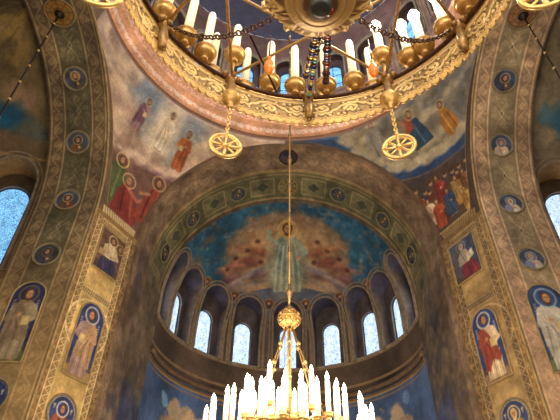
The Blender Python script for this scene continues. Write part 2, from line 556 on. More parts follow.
def chamfer_S(side):
    a = np.array([side * A, CY + RN]); b = np.array([side * RE, CY + A]); L = np.linalg.norm(b - a); d = (b - a) / L
    def S(u, v):   # u from the north/south edge to the east edge, v = height
        return a[0] + d[0] * u + 0 * v, a[1] + d[1] * u + 0 * v, v + 0 * u
    return S, L


def pend_S(side):
    def S(s, z):
        h = np.maximum(0, z - ZS)
        yn = np.sqrt(np.maximum(0, RN ** 2 - h ** 2)); xe = np.sqrt(np.maximum(0, RE ** 2 - h ** 2))
        ax, ay = -A + 0 * z, yn; bx, by = -xe, A + 0 * z
        lx, ly = ax + (bx - ax) * s, ay + (by - ay) * s
        pa, pb = np.arctan2(ax, ay), np.arctan2(bx, by)
        ra, rb = np.hypot(ax, ay), np.hypot(bx, by)
        ph = pa + (pb - pa) * s; rr = ra + (rb - ra) * s
        w = np.clip(h / (ZR - ZS) * 1.25, 0, 1); w = w * w * (3 - 2 * w)
        x = lx * (1 - w) + rr * np.sin(ph) * w; y = ly * (1 - w) + rr * np.cos(ph) * w
        return -side * x, CY + y, z + 0 * s
    return S


WORLD_STR = 1.7; E_CH = 170; E_HC = 40; E_HB = 60; E_NV = 500; E_DM = 1000; E_AL = 420; EXPO = 0.12

# ------------------------------------------------------------------ setting: floor and piers
fl = MB(); fl.add([(-14, -8, 0), (14, -8, 0), (14, 22, 0), (-14, 22, 0), (-14, -8, -.2), (14, -8, -.2), (14, 22, -.2), (-14, 22, -.2)],
                  [(0, 1, 2, 3), (7, 6, 5, 4), (0, 4, 5, 1), (1, 5, 6, 2), (2, 6, 7, 3), (3, 7, 4, 0)])
tag(fl.build('floor', M['floor'], smooth=False), kind='structure')

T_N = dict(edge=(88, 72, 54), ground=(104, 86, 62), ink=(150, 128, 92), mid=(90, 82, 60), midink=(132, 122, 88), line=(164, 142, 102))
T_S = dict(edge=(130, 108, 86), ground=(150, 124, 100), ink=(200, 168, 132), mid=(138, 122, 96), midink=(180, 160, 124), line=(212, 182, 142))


def paint_soffit(cv, t, east=True):
    w = SOFW
    cv.rect(-99, 99, 0, w, t['mid'])
    # arabesque between the roundels
    p = RN * 0.4937
    for k in range(-2, 5):
        c = (k + .5) * p if k >= 0 else (k + .5) * p
        m = w * .5
        for sx in (-1, 1):
            cv.line([(c + sx * .1, m), (c + sx * .28, m + .14), (c + sx * .45, m + .05), (c + sx * .36, m - .05), (c + sx * .3, m + .02)], .025, t['midink'], .8)
            cv.line([(c + sx * .1, m), (c + sx * .28, m - .14), (c + sx * .5, m - .2), (c + sx * .42, m - .12)], .025, t['midink'], .8)
            cv.line([(c + sx * .05, m + sx * .1), (c + sx * .2, m + sx * .27), (c - sx * .1, m + sx * .3), (c - sx * .02, m + sx * .22)], .022, t['midink'], .7)
        for sx in (-1, 1):
            for q in range(5):
                cv.ring(c + sx * (.12 + .09 * q), m + .26 * math.sin(q * 1.9 + sx), .045, .02, t['midink'], .7)
                cv.ring(c + sx * (.1 + .1 * q), m - .3 * math.cos(q * 1.4), .035, .018, t['midink'], .6)
        cv.poly([(c - .1, m), (c, m + .05), (c + .1, m), (c, m - .05)], (52, 62, 70))
        cv.line([(c - .1, m), (c, m + .05), (c + .1, m), (c, m - .05), (c - .1, m)], .02, t['line'])
    a0, a1, b0, b1 = .08, .5, w - .5, w - .08
    band_scroll(cv, 'v', a0, a1, t['ground'], t['ink'], .42)
    band_scroll(cv, 'v', b0, b1, t['ground'], t['ink'], .42)
    cv.rect(-99, 99, -1, a0, t['edge']); cv.rect(-99, 99, b1, w + 1, t['edge'])
    for v in (a0, a1, b0, b1): cv.rect(-99, 99, v - .02, v + .02, t['line'])
    cv.mottle(1.2, .35); cv.mottle(.25, .2)


SN, SS_ = soffit_S(-1), soffit_S(1)
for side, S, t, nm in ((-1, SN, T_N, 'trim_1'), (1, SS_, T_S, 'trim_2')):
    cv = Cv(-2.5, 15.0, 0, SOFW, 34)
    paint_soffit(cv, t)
    # candlelight painted into the jamb colour: more golden towards the bottom
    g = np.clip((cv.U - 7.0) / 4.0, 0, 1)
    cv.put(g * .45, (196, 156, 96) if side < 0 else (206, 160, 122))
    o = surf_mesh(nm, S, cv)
    o['label'] = 'wide painted arch soffit with scroll borders on the %s side' % ('left' if side < 0 else 'right')
    cw = Cv(-17.5, -2.5, 0, SOFW, 5, t['mid']); surf_mesh(nm.replace('1', '3').replace('2', '4'), S, cw)
    cw = Cv(15.0, 17.5, 0, SOFW, 5, t['mid']); surf_mesh(nm.replace('1', '5').replace('2', '6'), S, cw)
    # rear face between the arch and the side conch
    q = PI / 2 * RN + ZS
    cw = Cv(-q, q, 0, 1.1, 8, (86, 70, 50))
    def SB(u, v, side=side):
        au = np.abs(u); an = np.minimum(au, PI / 2 * RN) / RN
        r = RN + v
        return side * (A + SOFW) + 0 * (u + v), CY + np.sign(u) * r * np.sin(an), ZS + r * np.cos(an) - np.maximum(au - PI / 2 * RN, 0)
    surf_mesh(nm.replace('1', '7').replace('2', '8'), SB, cw)

# east arch soffit: brown scroll strip, gilt line, green strip with roundels, gilt line
DEP = YA - CY - A
cv = Cv(-17, 17, 0, DEP, 30, (126, 104, 82))
up = np.abs(cv.U) < PI / 2 * RE + .3
band_scroll(cv, 'v', .06, 1.2, (124, 102, 80), (158, 132, 102), .62, .55)
band_scroll(cv, 'v', .1, .5, (128, 104, 80), (166, 138, 106), .4, .6)
cv.rect(-99, 99, 1.36, DEP, (104, 100, 72))
pE = 2.15
for k in range(-5, 6):
    c = (k + .5) * pE; m = 2.1
    cv.rect(c - .5, c + .5, m - .42, m + .42, (116, 110, 78)); 
    for q in (-.42, .42): cv.rect(c - .5, c + .5, m + q - .03, m + q + .03, (156, 138, 96))
    for q in (-.5, .5): cv.rect(c + q - .03, c + q + .03, m - .42, m + .42, (156, 138, 96))
    cv.poly([(c - .3, m), (c, m + .28), (c + .3, m), (c, m - .28)], (76, 80, 62)); cv.line([(c - .3, m), (c, m + .28), (c + .3, m), (c, m - .28), (c - .3, m)], .04, (136, 124, 84))
for v, w_ in ((1.3, .07), (1.5, .03), (2.76, .05)): cv.rect(-99, 99, v - w_, v + w_, (156, 130, 88))
cv.rect(-99, 99, 2.82, DEP, (98, 86, 68))
# the jambs: dark veined marble below the springing
jm = np.clip((np.abs(cv.U) - PI / 2 * RE + 1.2) / 2.4, 0, 1) * np.clip((cv.V - .42) / .05, 0, 1)
cv.put(jm * .85, (106, 88, 72))
n = vnoise((cv.nv, cv.nu), .8 / cv.px); cv.put(np.clip((n - .02) * 6, 0, 1) * jm * .6, (62, 60, 72))
n = vnoise((cv.nv, cv.nu), .5 / cv.px); cv.put(np.clip((n - .08) * 8, 0, 1) * jm * .45, (140, 118, 94))
low = jm * np.clip((np.abs(cv.U) - PI / 2 * RE - 3.4) / .8, 0, 1) * np.clip((cv.V - 1.3) / .3, 0, 1)
cv.put(low * .6, (44, 58, 96))
cv.mottle(1.0, .3); cv.mottle(.3, .25)
o = surf_mesh('trim_9', esoffit_S, cv)
o['label'] = 'deep brown and green painted soffit of the apse arch'
# west arch, a plain band behind the viewer's head that carries the hoop chandelier
cw = Cv(-18.5, 18.5, 0, 1.6, 4, (110, 88, 62))
def WS(u, v):
    x, y, z = esoffit_S(u, 0 * v); return x, CY - A - v + 0 * u, z
surf_mesh('trim_10', WS, cw)

# ------------------------------------------------------------------ piers (chamfered) and pendentives
LCH = None
for side in (-1, 1):
    S, L = chamfer_S(side); LCH = L
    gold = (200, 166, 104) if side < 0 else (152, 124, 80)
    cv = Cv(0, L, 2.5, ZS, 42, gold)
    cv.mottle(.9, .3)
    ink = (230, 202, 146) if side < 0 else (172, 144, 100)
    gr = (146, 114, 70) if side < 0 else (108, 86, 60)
    band_scroll(cv, 'u', 0, .16, (128, 96, 58), (186, 152, 98), .3)
    band_zigzag(cv, 'u', .18, .36, gr, ink, .2)
    band_zigzag(cv, 'u', L - .4, L - .22, gr, ink, .2)
    band_scroll(cv, 'u', L - .2, L, (110, 84, 54), (180, 146, 98), .3)
    for x in (.17, .37, L - .41, L - .21): cv.rect(x - .015, x + .015, 0, 20, ink)
    cx = (L + .0) / 2 - .02
    # cross bands between the panels
    for z in (5.35, 8.85, 11.12):
        cv.rect(.38, L - .42, z - .09, z + .09, gr)
        for k in range(14):
            xx = .42 + k * (L - .86) / 13
            cv.line([(xx, z - .06), (xx + .04, z + .06)], .025, ink)
        cv.rect(.38, L - .42, z - .11, z - .085, ink); cv.rect(.38, L - .42, z + .085, z + .11, ink)
    # gilt arch with rosettes over the saint
    cv.ring(cx, 7.95, .72, .05, ink)
    for k in range(5):
        a = PI * (k + .5) / 5; cv.ring(cx + .62 * math.cos(a), 8.0 + .62 * math.sin(a) * .9, .05, .02, gr)
    cv.mottle(.2, .18)
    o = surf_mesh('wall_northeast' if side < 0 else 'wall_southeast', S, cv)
    cw = Cv(0, L, 0, 2.5, 6, gr); surf_mesh('baseboard_northeast' if side < 0 else 'baseboard_southeast', S, cw)
    def SW(u, v, S=S):
        x, y, z = S(u, v); return x, 2 * CY - y, z
    cw = Cv(0, L, 0, ZS, 4, gold); surf_mesh('wall_northwest' if side < 0 else 'wall_southwest', SW, cw)


def zrows():
    a = np.linspace(ZS, ZR, 150)
    b = ZS + RN - np.array([.15, .08, .04, .015, .004, 0]); c = ZS + RE - np.array([.15, .08, .04, .015, .004, 0])
    return np.unique(np.concatenate([a, b, c]))


def pendentive(side, west, paint, res):
    P = pend_S(side)
    zr = zrows() if not west else np.linspace(ZS, ZR, 40)
    s = np.linspace(0, 1, res)
    SS, ZZ = np.meshgrid(s, zr)
    X, Y, Z = P(SS, ZZ)
    if west: Y = 2 * CY - Y
    # picture coordinates: a = degrees from the east axis (0 east, 90 north/south), z height
    a = np.degrees(np.arctan2(np.abs(X), np.abs(Y - CY)))
    cols = paint(a, ZZ, SS)
    V = np.stack([X, Y, Z], -1)
    o = mesh_np('ceiling', V, grid_faces(len(zr), res), M['fresco'], None, cols)
    o['kind'] = 'structure'
    return o


PK = .105   # metres of picture per degree around the crossing


def pend_margin(C, a, z, s, side):
    """brown borders along the arch edges, the right one darkened as shade, and a gilt line"""
    W = 1.81 + (z - ZS) / (ZR - ZS) * 6.7
    d = s * W; e = (1 - s) * W
    nz = vnoise(a.shape, 10)
    brown = np.array((112, 88, 66.) if side < 0 else (74, 58, 46.))  # right border painted darker, as the shaded reveal of the arch
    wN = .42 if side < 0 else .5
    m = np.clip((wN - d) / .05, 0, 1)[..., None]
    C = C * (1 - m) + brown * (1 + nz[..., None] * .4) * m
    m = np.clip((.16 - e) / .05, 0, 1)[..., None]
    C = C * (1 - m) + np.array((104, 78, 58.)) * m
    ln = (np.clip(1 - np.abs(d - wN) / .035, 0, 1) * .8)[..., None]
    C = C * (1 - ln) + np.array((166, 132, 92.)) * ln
    # under the cornice
    m = np.clip((z - ZR + .12) / .05, 0, 1)[..., None]
    C = C * (1 - m) + np.array((140, 106, 84.)) * m
    # bottom ornamental strip
    zt = 11.55
    m = (np.abs(z - zt) < .13) & (d > .25) & (e > .2)
    pat = (np.abs(((s * W / .12) % 1) - .5) < .22)
    C[m] = np.where(pat[m][:, None], np.array((214, 188, 138.)), np.array((168, 136, 92.))) if side < 0 else np.where(pat[m][:, None], np.array((150, 122, 80.)), np.array((116, 92, 60.)))
    m = (z < 11.42)
    C[m] = np.array((150, 116, 70.)) if side < 0 else np.array((120, 94, 58.))
    return C


def make_left_scene():
    cv = Cv(0, 90 * PK, ZS, ZR, 44, (176, 146, 122))
    cv.mottle(.8, .25)
    cv.blotch(.7, .02, (196, 168, 138), .7)
    # sky behind the heads
    for u, z, ru, rz in ((3.5, 15.75, .8, .5), (5.6, 15.6, .75, .55), (4.2, 15.2, .4, .6), (5.15, 14.9, .35, .6)):
        cv.ell(u, z, ru, rz, (112, 130, 146), .75, soft=.5)
    # cloud banks at both sides
    for u, z, r in ((2.2, 15.6, .6), (2.5, 14.9, .55), (2.9, 14.3, .45), (2.6, 15.9, .5), (6.3, 15.2, .5), (6.7, 15.6, .5), (6.0, 14.7, .45), (7.2, 15.9, .45), (3.2, 13.95, .4)):
        cv.ell(u, z, r, r * .75, (208, 178, 142), .75, soft=.16); cv.ell(u + .1, z - .15, r * .7, r * .4, (164, 132, 116), .55, soft=.14)
    # mandorla
    cv.ell(4.72, 15.2, .62, 1.0, (214, 192, 160), .8, soft=.4); cv.ell(4.72, 15.2, .42, .8, (228, 208, 178), .7, soft=.3)
    cv.blotch(.3, .1, (224, 204, 170), .35)
    # lower scene
    low = [(0, ZS), (0, 13.4), (3.0, 13.5), (3.5, 13.72), (4.2, 13.82), (4.8, 14.0), (5.3, 14.1), (5.65, 14.2), (6.1, 14.5), (6.6, 14.8), (9, 14.8), (9, ZS)]
    cv.poly(low, (118, 86, 74))
    cv.line(low[1:-2], .34, (196, 164, 140), .9); cv.line([(u, z - .18) for u, z in low[1:-2]], .16, (146, 108, 110), .7)
    for k in range(26):
        f = k / 25; u = 2.6 + 4 * f; z = np.interp(u, [3.0, 3.5, 4.2, 4.8, 5.3, 5.65, 6.1, 6.6], [13.5, 13.72, 13.82, 14.0, 14.1, 14.2, 14.5, 14.8])
        cv.ell(u, z + .1 * math.sin(k * 2.1), .16, .11, (216, 186, 156), .7, soft=.1)
    cv.blotch(.6, .12, (142, 108, 86), .5)
    # three standing figures above
    saint(cv, 3.72, 14.48, 1.22, (150, 116, 110), (112, 78, 84), lean=.02, halo=(206, 176, 120), side=1)
    saint(cv, 4.76, 14.52, 1.36, (226, 208, 178), (206, 182, 150), lean=.0, halo=(232, 206, 150), arm=0)
    saint(cv, 5.6, 14.32, 1.32, (186, 104, 56), (150, 82, 48), lean=.0, halo=(196, 170, 126), side=-1)
    # three crouching figures below
    cv.poly([(3.3, 11.9), (3.45, 12.9), (3.75, 13.3), (4.1, 13.25), (4.3, 12.7), (4.3, 11.8)], (84, 92, 56))
    cv.line([(3.6, 13.1), (3.7, 12.0)], .07, (62, 70, 44)); cv.line([(3.95, 13.1), (4.0, 12.1)], .07, (112, 116, 74))
    cv.poly([(4.05, 11.75), (4.1, 12.5), (4.25, 12.85), (4.6, 12.85), (4.85, 12.4), (5.0, 11.9), (4.9, 11.7)], (132, 56, 48))
    cv.line([(4.3, 12.7), (4.4, 11.9)], .07, (96, 40, 38)); cv.line([(4.6, 12.75), (4.75, 11.95)], .07, (164, 84, 70)); cv.line([(4.45, 12.75), (4.8, 12.6), (5.0, 12.75)], .11, (176, 110, 90))
    cv.poly([(4.85, 12.1), (5.0, 13.0), (5.2, 13.45), (5.5, 13.4), (5.6, 12.9), (5.55, 12.3), (5.2, 12.0)], (146, 70, 54))
    cv.line([(5.15, 13.3), (5.1, 12.2)], .07, (104, 48, 40)); cv.line([(5.4, 13.3), (5.35, 12.3)], .07, (178, 98, 74)); cv.line([(5.1, 13.1), (4.85, 12.95)], .1, (182, 128, 96))
    head(cv, 3.9, 13.42, .13, halo=(226, 196, 120)); head(cv, 4.36, 13.0, .13, halo=(216, 186, 120), beard=False, hair=(120, 90, 60)); head(cv, 5.28, 13.62, .13, halo=(206, 170, 112))
    cv.mottle(.3, .16)
    return cv


def make_right_scene():
    cv = Cv(0, 90 * PK, ZS, ZR, 44, (124, 112, 92))
    cv.mottle(.9, .3)
    cv.blotch(.8, .0, (96, 96, 92), .6); cv.blotch(.5, .08, (150, 136, 108), .6)
    for u, z, r in ((2.6, 15.9, .4), (3.0, 15.6, .45), (3.6, 15.2, .5), (4.1, 14.7, .4), (4.5, 15.9, .4), (5.4, 15.2, .5), (5.7, 14.5, .4), (5.0, 14.5, .4), (6.6, 15.3, .4), (3.4, 16, .4)):
        cv.ell(u, z, r, r * .7, (162, 146, 112), .75, soft=.14); cv.ell(u + .05, z - .16, r * .8, r * .4, (98, 90, 78), .65, soft=.12); cv.ell(u - .2 * r, z + .3 * r, r * .4, r * .25, (182, 166, 130), .6, soft=.1)
    # a pale seated figure, a blue-green one, a gilded one
    cv.poly([(2.95, 15.1), (3.05, 15.8), (3.3, 16.1), (3.6, 15.9), (3.75, 15.2), (3.5, 14.9)], (142, 132, 118)); head(cv, 3.35, 16.12, .1, halo=None)
    cv.line([(3.2, 15.9), (3.3, 15.1)], .06, (104, 98, 92)); cv.line([(3.5, 15.8), (3.55, 15.1)], .06, (172, 162, 140))
    cv.poly([(4.55, 14.6), (4.6, 15.3), (4.75, 15.6), (5.05, 15.55), (5.2, 15.1), (5.3, 14.6)], (44, 66, 80)); cv.poly([(4.45, 15.2), (4.6, 15.75), (4.85, 15.7), (4.8, 15.3)], (150, 70, 48))
    head(cv, 4.85, 15.78, .11, halo=(190, 160, 100)); cv.line([(4.85, 15.4), (4.95, 14.7)], .06, (74, 100, 110)); cv.line([(4.5, 15.6), (4.2, 15.9)], .1, (170, 120, 84))
    cv.poly([(5.75, 14.2), (5.7, 14.8), (5.9, 15.2), (6.15, 15.1), (6.3, 14.5), (6.2, 14.1)], (156, 104, 44)); head(cv, 6.0, 15.3, .1, halo=(196, 160, 90)); cv.line([(5.9, 15), (5.95, 14.3)], .06, (196, 146, 70)); cv.line([(6.1, 14.9), (6.15, 14.3)], .05, (110, 70, 34))
    # deep blue band curving below the clouds
    bl = [(0.8, 16.3), (1.9, 15.95), (2.6, 15.35), (3.2, 14.75), (3.7, 14.3), (4.3, 14.08), (5.0, 13.92), (5.8, 13.85), (7.5, 13.9)]
    low = [(0, ZS), (0, 16.3)] + bl + [(9, 13.8), (9, ZS)]
    cv.poly(low, (70, 60, 58))
    cv.line(bl, .36, (48, 68, 100), .9); cv.line([(u, z + .12) for u, z in bl], .1, (76, 100, 128), .6); cv.line([(u, z - .2) for u, z in bl], .05, (110, 96, 80), .7)
    for k in range(22):
        f = k / 21; u = 2.2 + 4.2 * f; z = np.interp(u, [p[0] for p in bl], [p[1] for p in bl]) + .3
        cv.ell(u, z - .04 + .07 * math.sin(k * 2.3), .24, .15, (170, 154, 122), .85, soft=.08)
    # crowd
    cv.ell(4.9, 12.7, 1.2, .95, (84, 62, 46), .8, soft=.4)
    for k in range(17):
        u = 3.9 + .13 * k; z = 13.2 + .1 * math.sin(k * 1.7) + (.22 if k % 2 else 0) - .012 * k
        cv.ell(u, z - .14, .1, .15, [(96, 48, 40), (80, 66, 60), (120, 84, 50), (60, 58, 70)][k % 4]); cv.ell(u, z, .065, .085, (170, 132, 98)); cv.ell(u, z + .05, .06, .05, (70, 52, 42))
    robes = [(4.75, 12.55, 1.0, (132, 56, 44), (106, 44, 40)), (4.25, 12.1, .95, (196, 172, 140), (160, 130, 104)), (4.5, 11.85, 1.0, (168, 80, 50), (146, 66, 44)), (4.92, 11.95, .98, (52, 66, 88), (60, 76, 96)),
             (5.3, 12.1, 1.0, (150, 112, 56), (150, 120, 70)), (5.6, 12.15, .95, (132, 98, 60), (104, 70, 40)), (5.45, 11.75, .8, (176, 140, 74), (140, 100, 50)), (4.0, 12.6, .8, (110, 50, 44), (80, 44, 44))]
    for u, z, h, r_, m_ in robes: saint(cv, u, z, h, r_, m_, halo=None, arm=0, folds=4, beard=u > 4.4)
    cv.rect(0, 20, 11.68, 11.74, (176, 146, 92))
    cv.mottle(.3, .2)
    return cv


CVL, CVR = make_left_scene(), make_right_scene()


def paint_pend_left(a, z, s): return pend_margin(CVL.sample((90 - a) * PK, z), a, z, s, -1)


def paint_pend_right(a, z, s): return pend_margin(CVR.sample(a * PK, z), a, z, s, 1)

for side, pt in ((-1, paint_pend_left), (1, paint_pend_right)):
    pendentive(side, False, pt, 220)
    pendentive(side, True, lambda a, z, s: np.ones(a.shape + (3,)) * np.array((120, 100, 84.)), 40)

# ------------------------------------------------------------------ dome cornice, drum and cap
cv = Cv(-PI, PI, 0, 1.5, 40)
prof_r = np.array([5.60, 5.60, 5.46, 5.44, 5.40, 5.24, 5.22, 5.14, 5.14, 5.20, 5.40])
prof_z = np.array([0, .06, .10, .34, .40, .48, .70, .76, .92, .98, 1.0]) + ZR
na, npf = 300, 60
tt = np.linspace(0, 1, npf); kk = np.linspace(0, 1, len(prof_r))
cc = Cv(0, 2 * PI * 5.4, 0, 1, 16, (232, 176, 140))
aa = np.linspace(0, 2 * PI, na * 3 + 1)
AAm, TT = np.meshgrid(aa, tt)
rr, zz = np.interp(TT, kk, prof_r), np.interp(TT, kk, prof_z)
C = np.ones(AAm.shape + (3,)) * np.array((236, 180, 142.))
sv = AAm * 5.4
def strip(C, lo, hi, ground, ink, p):
    ins = (TT >= lo) & (TT < hi); C[ins] = ground
    d = scroll(sv, (TT - (lo + hi) / 2) * 1.4, (hi - lo) * .65, p)
    C[ins & (d < .015)] = ink
strip(C, .0, .12, (150, 112, 92), (150, 112, 92), .3)
strip(C, .2, .36, (224, 162, 124), (244, 204, 170), .26)
strip(C, .5, .62, (238, 184, 146), (212, 148, 112), .3)
strip(C, .7, .82, (214, 158, 120), (242, 206, 166), .22)
C *= 1 + (vnoise(AAm.shape, 18) * .35)[..., None]
V = np.stack([rr * np.sin(AAm), CY + rr * np.cos(AAm), zz], -1)
o = mesh_np('trim_11', V, grid_faces(npf, na * 3 + 1), M['fresco'], None, C); o['kind'] = 'structure'; o['label'] = 'pink moulded cornice ring at the foot of the dome'

RD = 5.4; ZD0, ZD1 = ZR + 1.0, 23.0


def arch_outline(hw, zb, zt, nb=6, nsd=12, na=18):
    """closed outline (t, z), starts bottom left, goes up, over the arch and down"""
    zs = zt - hw
    P = [(-hw, zb + (zs - zb) * k / nsd) for k in range(nsd)]
    P += [(-hw * math.cos(PI * k / na), zs + hw * math.sin(PI * k / na)) for k in range(na)]
    P += [(hw, zs - (zs - zb) * k / nsd) for k in range(nsd)]
    P += [(hw - 2 * hw * k / nb, zb) for k in range(nb)]
    return np.array(P)


def inside_arch(t, z, hw, zb, zt):
    zs = zt - hw
    return (np.abs(t) < hw) & (z > zb) & ((z < zs) | (t ** 2 + (z - zs) ** 2 < hw * hw))


WN = [0]


def arched_window(cx, cy, ang, rho, niche, win, D, rev, cols, pane_mat, bars, trims, label):
    """niche cut radially into a curved wall. ang: world azimuth (0 = +Y, clockwise to +X); rho(z) wall radius"""
    WN[0] += 1
    root = empty('window_%d' % WN[0], (cx, cy, 0), -ang)
    root['kind'] = 'structure'; root['label'] = label
    N = arch_outline(*niche); W_ = arch_outline(*win)
    def on_wall(P, off=0.0):
        r = rho(P[:, 1]) - off
        return np.stack([P[:, 0], np.sqrt(np.maximum(.01, r ** 2 - P[:, 0] ** 2)), P[:, 1]], -1)
    L0 = on_wall(N); L1 = np.stack([N[:, 0], np.full(len(N), D), N[:, 1]], -1)
    L2 = np.stack([W_[:, 0], np.full(len(N), D), W_[:, 1]], -1); L3 = L2 + np.array([0, rev, 0])
    rows = []; C = []
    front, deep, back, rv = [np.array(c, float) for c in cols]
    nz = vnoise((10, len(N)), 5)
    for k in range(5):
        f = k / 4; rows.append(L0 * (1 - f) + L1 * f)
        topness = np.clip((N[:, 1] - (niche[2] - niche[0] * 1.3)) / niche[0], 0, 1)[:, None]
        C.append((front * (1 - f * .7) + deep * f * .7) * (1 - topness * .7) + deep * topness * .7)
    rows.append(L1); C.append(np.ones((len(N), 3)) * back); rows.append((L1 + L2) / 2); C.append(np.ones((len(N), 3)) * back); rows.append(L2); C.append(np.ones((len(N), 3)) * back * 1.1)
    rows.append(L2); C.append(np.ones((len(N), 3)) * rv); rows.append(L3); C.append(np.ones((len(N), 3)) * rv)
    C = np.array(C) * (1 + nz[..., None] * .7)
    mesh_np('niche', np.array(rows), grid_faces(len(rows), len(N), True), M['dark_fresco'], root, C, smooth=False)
    mb = MB()
    for grow, r in trims:
        G = arch_outline(niche[0] + grow, niche[1] - grow * .5, niche[2] + grow)
        mb.tube(on_wall(G, .01), r, 6, True)
    mb.build('moulding', M['niche_trim'], root)
    mb = MB(); pts = L3 + np.array([0, -.03, 0]); mb.tube(pts, .03, 6, True)
    hw, zb, zt = win
    for b in range(1, bars[0]):
        x = -hw + 2 * hw * b / bars[0]; mb.tube([(x, D + rev - .03, zb), (x, D + rev - .03, zt - hw + math.sqrt(max(0, hw * hw - x * x)))], .012, 5)
    for b in range(1, bars[1]):
        z = zb + (zt - hw - zb) * b / (bars[1] - .5); mb.tube([(-hw, D + rev - .03, z), (hw, D + rev - .03, z)], .012, 5)
    mb.build('frame', M['lead'], root)
    c0 = L3.mean(0)
    mesh_np('pane', L3, [tuple(range(len(L3)))], pane_mat, root, smooth=False)
    return root


NICHES = {}


def curved_wall(name, cx, cy, R, face, z0, z1, dome, phis, niche, res, paint, mat=None, label=None, half=PI / 2, special={}):
    """half cylinder with optional quarter dome; face = world azimuth of its axis; phis in degrees from that axis"""
    nu = int(2 * half * R * res); u = np.linspace(-half, half, nu)
    vz = np.linspace(z0, z1, int((z1 - z0) * res) + 1)
    if dome:
        al = np.linspace(0, PI / 2, int(PI / 2 * R * res))[1:]
        rho = np.concatenate([np.full(len(vz), R), R * np.cos(al)]); z = np.concatenate([vz, z1 + R * np.sin(al)])
        alf = np.concatenate([np.zeros(len(vz)), al])
    else:
        rho = np.full(len(vz), R); z = vz; alf = 0 * vz
    PH, ZZ = np.meshgrid(u, z); RHO = np.repeat(rho[:, None], nu, 1); AL = np.repeat(alf[:, None], nu, 1)
    cols = paint(PH, ZZ, RHO, AL)
    wa = PH + face
    V = np.stack([cx + RHO * np.sin(wa), cy + RHO * np.cos(wa), ZZ], -1)
    F = grid_faces(len(z), nu)
    cp = (PH[:-1, :-1] + PH[1:, 1:]) / 2; cz = (ZZ[:-1, :-1] + ZZ[1:, 1:]) / 2; cr = (RHO[:-1, :-1] + RHO[1:, 1:]) / 2
    keep = np.ones(cp.shape, bool)
    for p in phis:
        d = cp - math.radians(p)
        keep &= ~(inside_arch(cr * np.sin(d), cz, *special.get(p, niche)) & (np.cos(d) > 0))
    o = mesh_np(name, V, F[keep.ravel()], mat or M['fresco'], None, cols)
    o['kind'] = 'structure'
    if label: o['label'] = label
    return o


# drum
def paint_drum(ph, z, rho, al):
    C = np.ones(ph.shape + (3,)) * np.array((112, 84, 76.))
    n = vnoise(ph.shape, 24); C += n[..., None] * np.array((60, 46, 44.))
    d = np.abs(((np.degrees(ph) / 19 + .5) % 1) - .5) * 19 / 180 * PI * RD
    for w, cc in ((.82, (150, 118, 92)), (.7, (88, 66, 66))):
        r = np.where(z < 20.5, d, np.hypot(d, z - 20.5)); C[np.abs(r - w) < .035] = cc
    for zc in (17.9, 18.3): C[np.abs(z - zc) < .05] = (150, 116, 90)
    # small pale stars between the windows
    st = np.hypot((np.abs(((np.degrees(ph) / 4.75) % 1) - .5)) * 4.75 / 180 * PI * RD, ((z / .7) % 1 - .5) * .7)
    C[(st < .045) & (d > .9)] = (150, 186, 190)
    return C


DPH = [19 * k for k in range(-4, 5)]
curved_wall('wall_drum', 0, CY, RD, 0.0, ZD0, ZD1, False, DPH, (.6, 18.75, 21.3), 15, paint_drum, M['dark_fresco'], 'dim brown drum wall under the dome', PI)
for p in DPH:
    arched_window(0, CY, math.radians(p), lambda z: np.full(np.shape(z), RD), (.6, 18.75, 21.3), (.38, 19.1, 20.95), RD + .3, .15,
                  ((120, 92, 80), (84, 66, 66), (80, 62, 60), (92, 80, 80)), M['pane_blue'], (2, 3), ((.0, .05), (.14, .03)),
                  'blue arched window of the dome drum')
al = np.linspace(0, PI / 2, 24); ph = np.linspace(0, 2 * PI, 64)
PHm, ALm = np.meshgrid(ph, al)
V = np.stack([RD * np.cos(ALm) * np.sin(PHm), CY + RD * np.cos(ALm) * np.cos(PHm), ZD1 + RD * np.sin(ALm)], -1)
o = mesh_np('ceiling', V, grid_faces(24, 64), M['fresco'], None, np.ones(PHm.shape + (3,)) * np.array((80, 76, 90.))); o['kind'] = 'structure'

